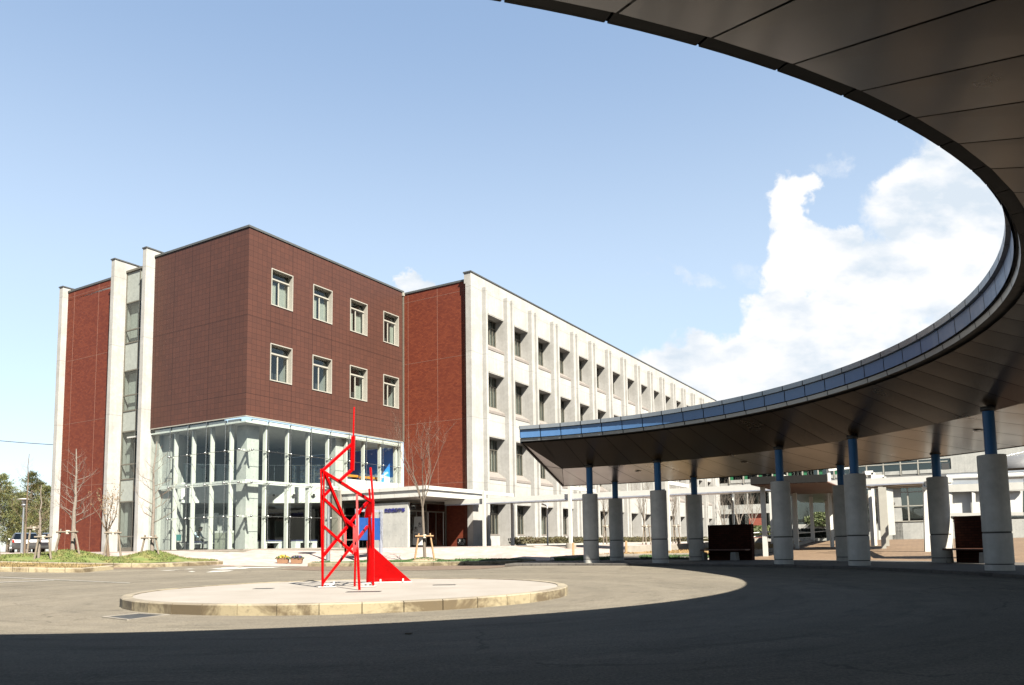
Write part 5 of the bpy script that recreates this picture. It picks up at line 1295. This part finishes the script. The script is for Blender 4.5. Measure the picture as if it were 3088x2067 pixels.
for i, (x, y, H, s, lb) in enumerate(pl):
    t = protos_p[i] if i < 3 else copy_tree(protos_p[i % 3]); t.location = (x, y, .9); t.scale = (s, s, H/8.0); t.rotation_euler[2] = i*1.3; tag(t, lb, 'pine tree', 'pines behind the car park')
def car(loc, rz, paint, label, L=4.5):
    t = tag(empty('parked_car', loc, rz), label, 'car', 'parked cars behind the left grass bed'); wd = .86
    # side outline, x forward; lower body and cabin as one shell
    prof = [(-2.2, .42), (-2.25, .80), (-2.18, 1.0), (-1.95, 1.05), (.95, 1.0), (1.75, .88), (2.15, .72), (2.22, .45), (2.0, .26), (-2.05, .26)]
    m = MB(); n = len(prof); secs = [(-wd, .93), (-wd+.06, 1.0), (wd-.06, 1.0), (wd, .93)]
    vs = [(x*(.985 if k in (0, 3) else 1), y, .62+(z-.62)*q) for k, (y, q) in enumerate(secs) for x, z in prof]
    m.add(vs, [(k*n+i, k*n+(i+1) % n, (k+1)*n+(i+1) % n, (k+1)*n+i) for k in range(3) for i in range(n)]+[tuple(range(n))[::-1], tuple(range(3*n, 4*n))], smooth=False)
    b = m.build('body', paint, t, bevel=.05)
    cab = [(-2.08, 1.02), (-1.72, 1.42), (-1.3, 1.5), (-.1, 1.5), (.35, 1.40), (1.12, .99)]
    m = MB(); nn = len(cab); vs = [(x, s_*(wd-.06-(z-1.0)*.30), z) for s_ in (-1, 1) for x, z in cab]
    m.add(vs, [(i, i+1, nn+i+1, nn+i) for i in range(nn-1)]+[tuple(range(nn))[::-1], tuple(range(nn, 2*nn))]); m.build('cabin_glass', 'car_glass', t)
    m = MB(); ci = [(-1.74, 1.43), (-1.3, 1.51), (-.1, 1.51), (.36, 1.41)]
    m.add([(x, s_*(wd-.055-(z-1.0)*.30), z+.012) for s_ in (-1, 1) for x, z in ci], [(0, 1, 5, 4), (1, 2, 6, 5), (2, 3, 7, 6)])
    for s_ in (-1, 1):
        for x0, z0, x1, z1 in ((-2.1, 1.02, -1.72, 1.43), (-1.25, 1.02, -1.2, 1.5), (-.12, 1.0, -.14, 1.5), (.35, 1.41, 1.14, .99)):
            m.bar((x0, s_*(wd-.05-(z0-1)*.3), z0), (x1, s_*(wd-.05-(z1-1)*.3), z1), .05, .07)
    m.build('roof', paint, t)
    for x in (-1.36, 1.34):
        for s_ in (-1, 1):
            m = MB(); m.tube((x, s_*(wd-.2), .32), (x, s_*(wd+.015), .32), .32, n=22); wo_ = m.build('wheel', 'rubber', t)
            m = MB(); m.tube((x, s_*(wd+.012), .32), (x, s_*(wd+.025), .32), .20, n=18); m.build('rim', 'grey_metal', wo_)
    for s_ in (-1, 1):
        m = MB(); m.box(-2.27, -2.1, s_*.80-.10, s_*.80+.06, .78, 1.0); m.build('tail_light', 'tail_red', t, bevel=.02)
        m = MB(); m.box(1.95, 2.2, s_*.62-.16, s_*.62+.16, .60, .74); m.build('headlight', 'lamp_glass', t, bevel=.03)
        m = MB(); m.box(.75, .95, s_*(wd+.09)-.08, s_*(wd+.09)+.08, .98, 1.10); m.build('mirror', paint, t, bevel=.02)
    m = MB(); m.box(-2.28, -2.24, -.20, .20, .68, .84); m.build('number_plate', 'white_paint', t)
    m = MB(); m.box(-2.27, -2.15, -.78, .78, .36, .52); m.box(2.05, 2.23, -.6, .6, .36, .5); m.build('bumper', 'dark_frame', t)
car((-38.0, 60.0, .9), R(125), 'car_silver', 'silver grey estate car seen from its rear corner')
car((-36.6, 61.5, .9), R(118), 'car_dark', 'dark car half hidden behind the building end pier')
car((-40.6, 58.5, .9), R(-40), 'car_white', 'pale silver car nosing in at the left picture edge')
m = MB(); pts = []
a, b = at(-120, 1318, 120), at(420, 1352, 108)
for k in range(21): u_ = k/20; pts.append(a.lerp(b, u_)+Vector((0, 0, -1.2*u_*(1-u_))))
for p, q in zip(pts[:-1], pts[1:]): m.tube(p-a, q-a, .05, n=5, caps=False)
o = m.build('power_line', 'dark_frame'); o.location = a; tag(o, 'thin sagging power line crossing the sky above the pines', 'power line')
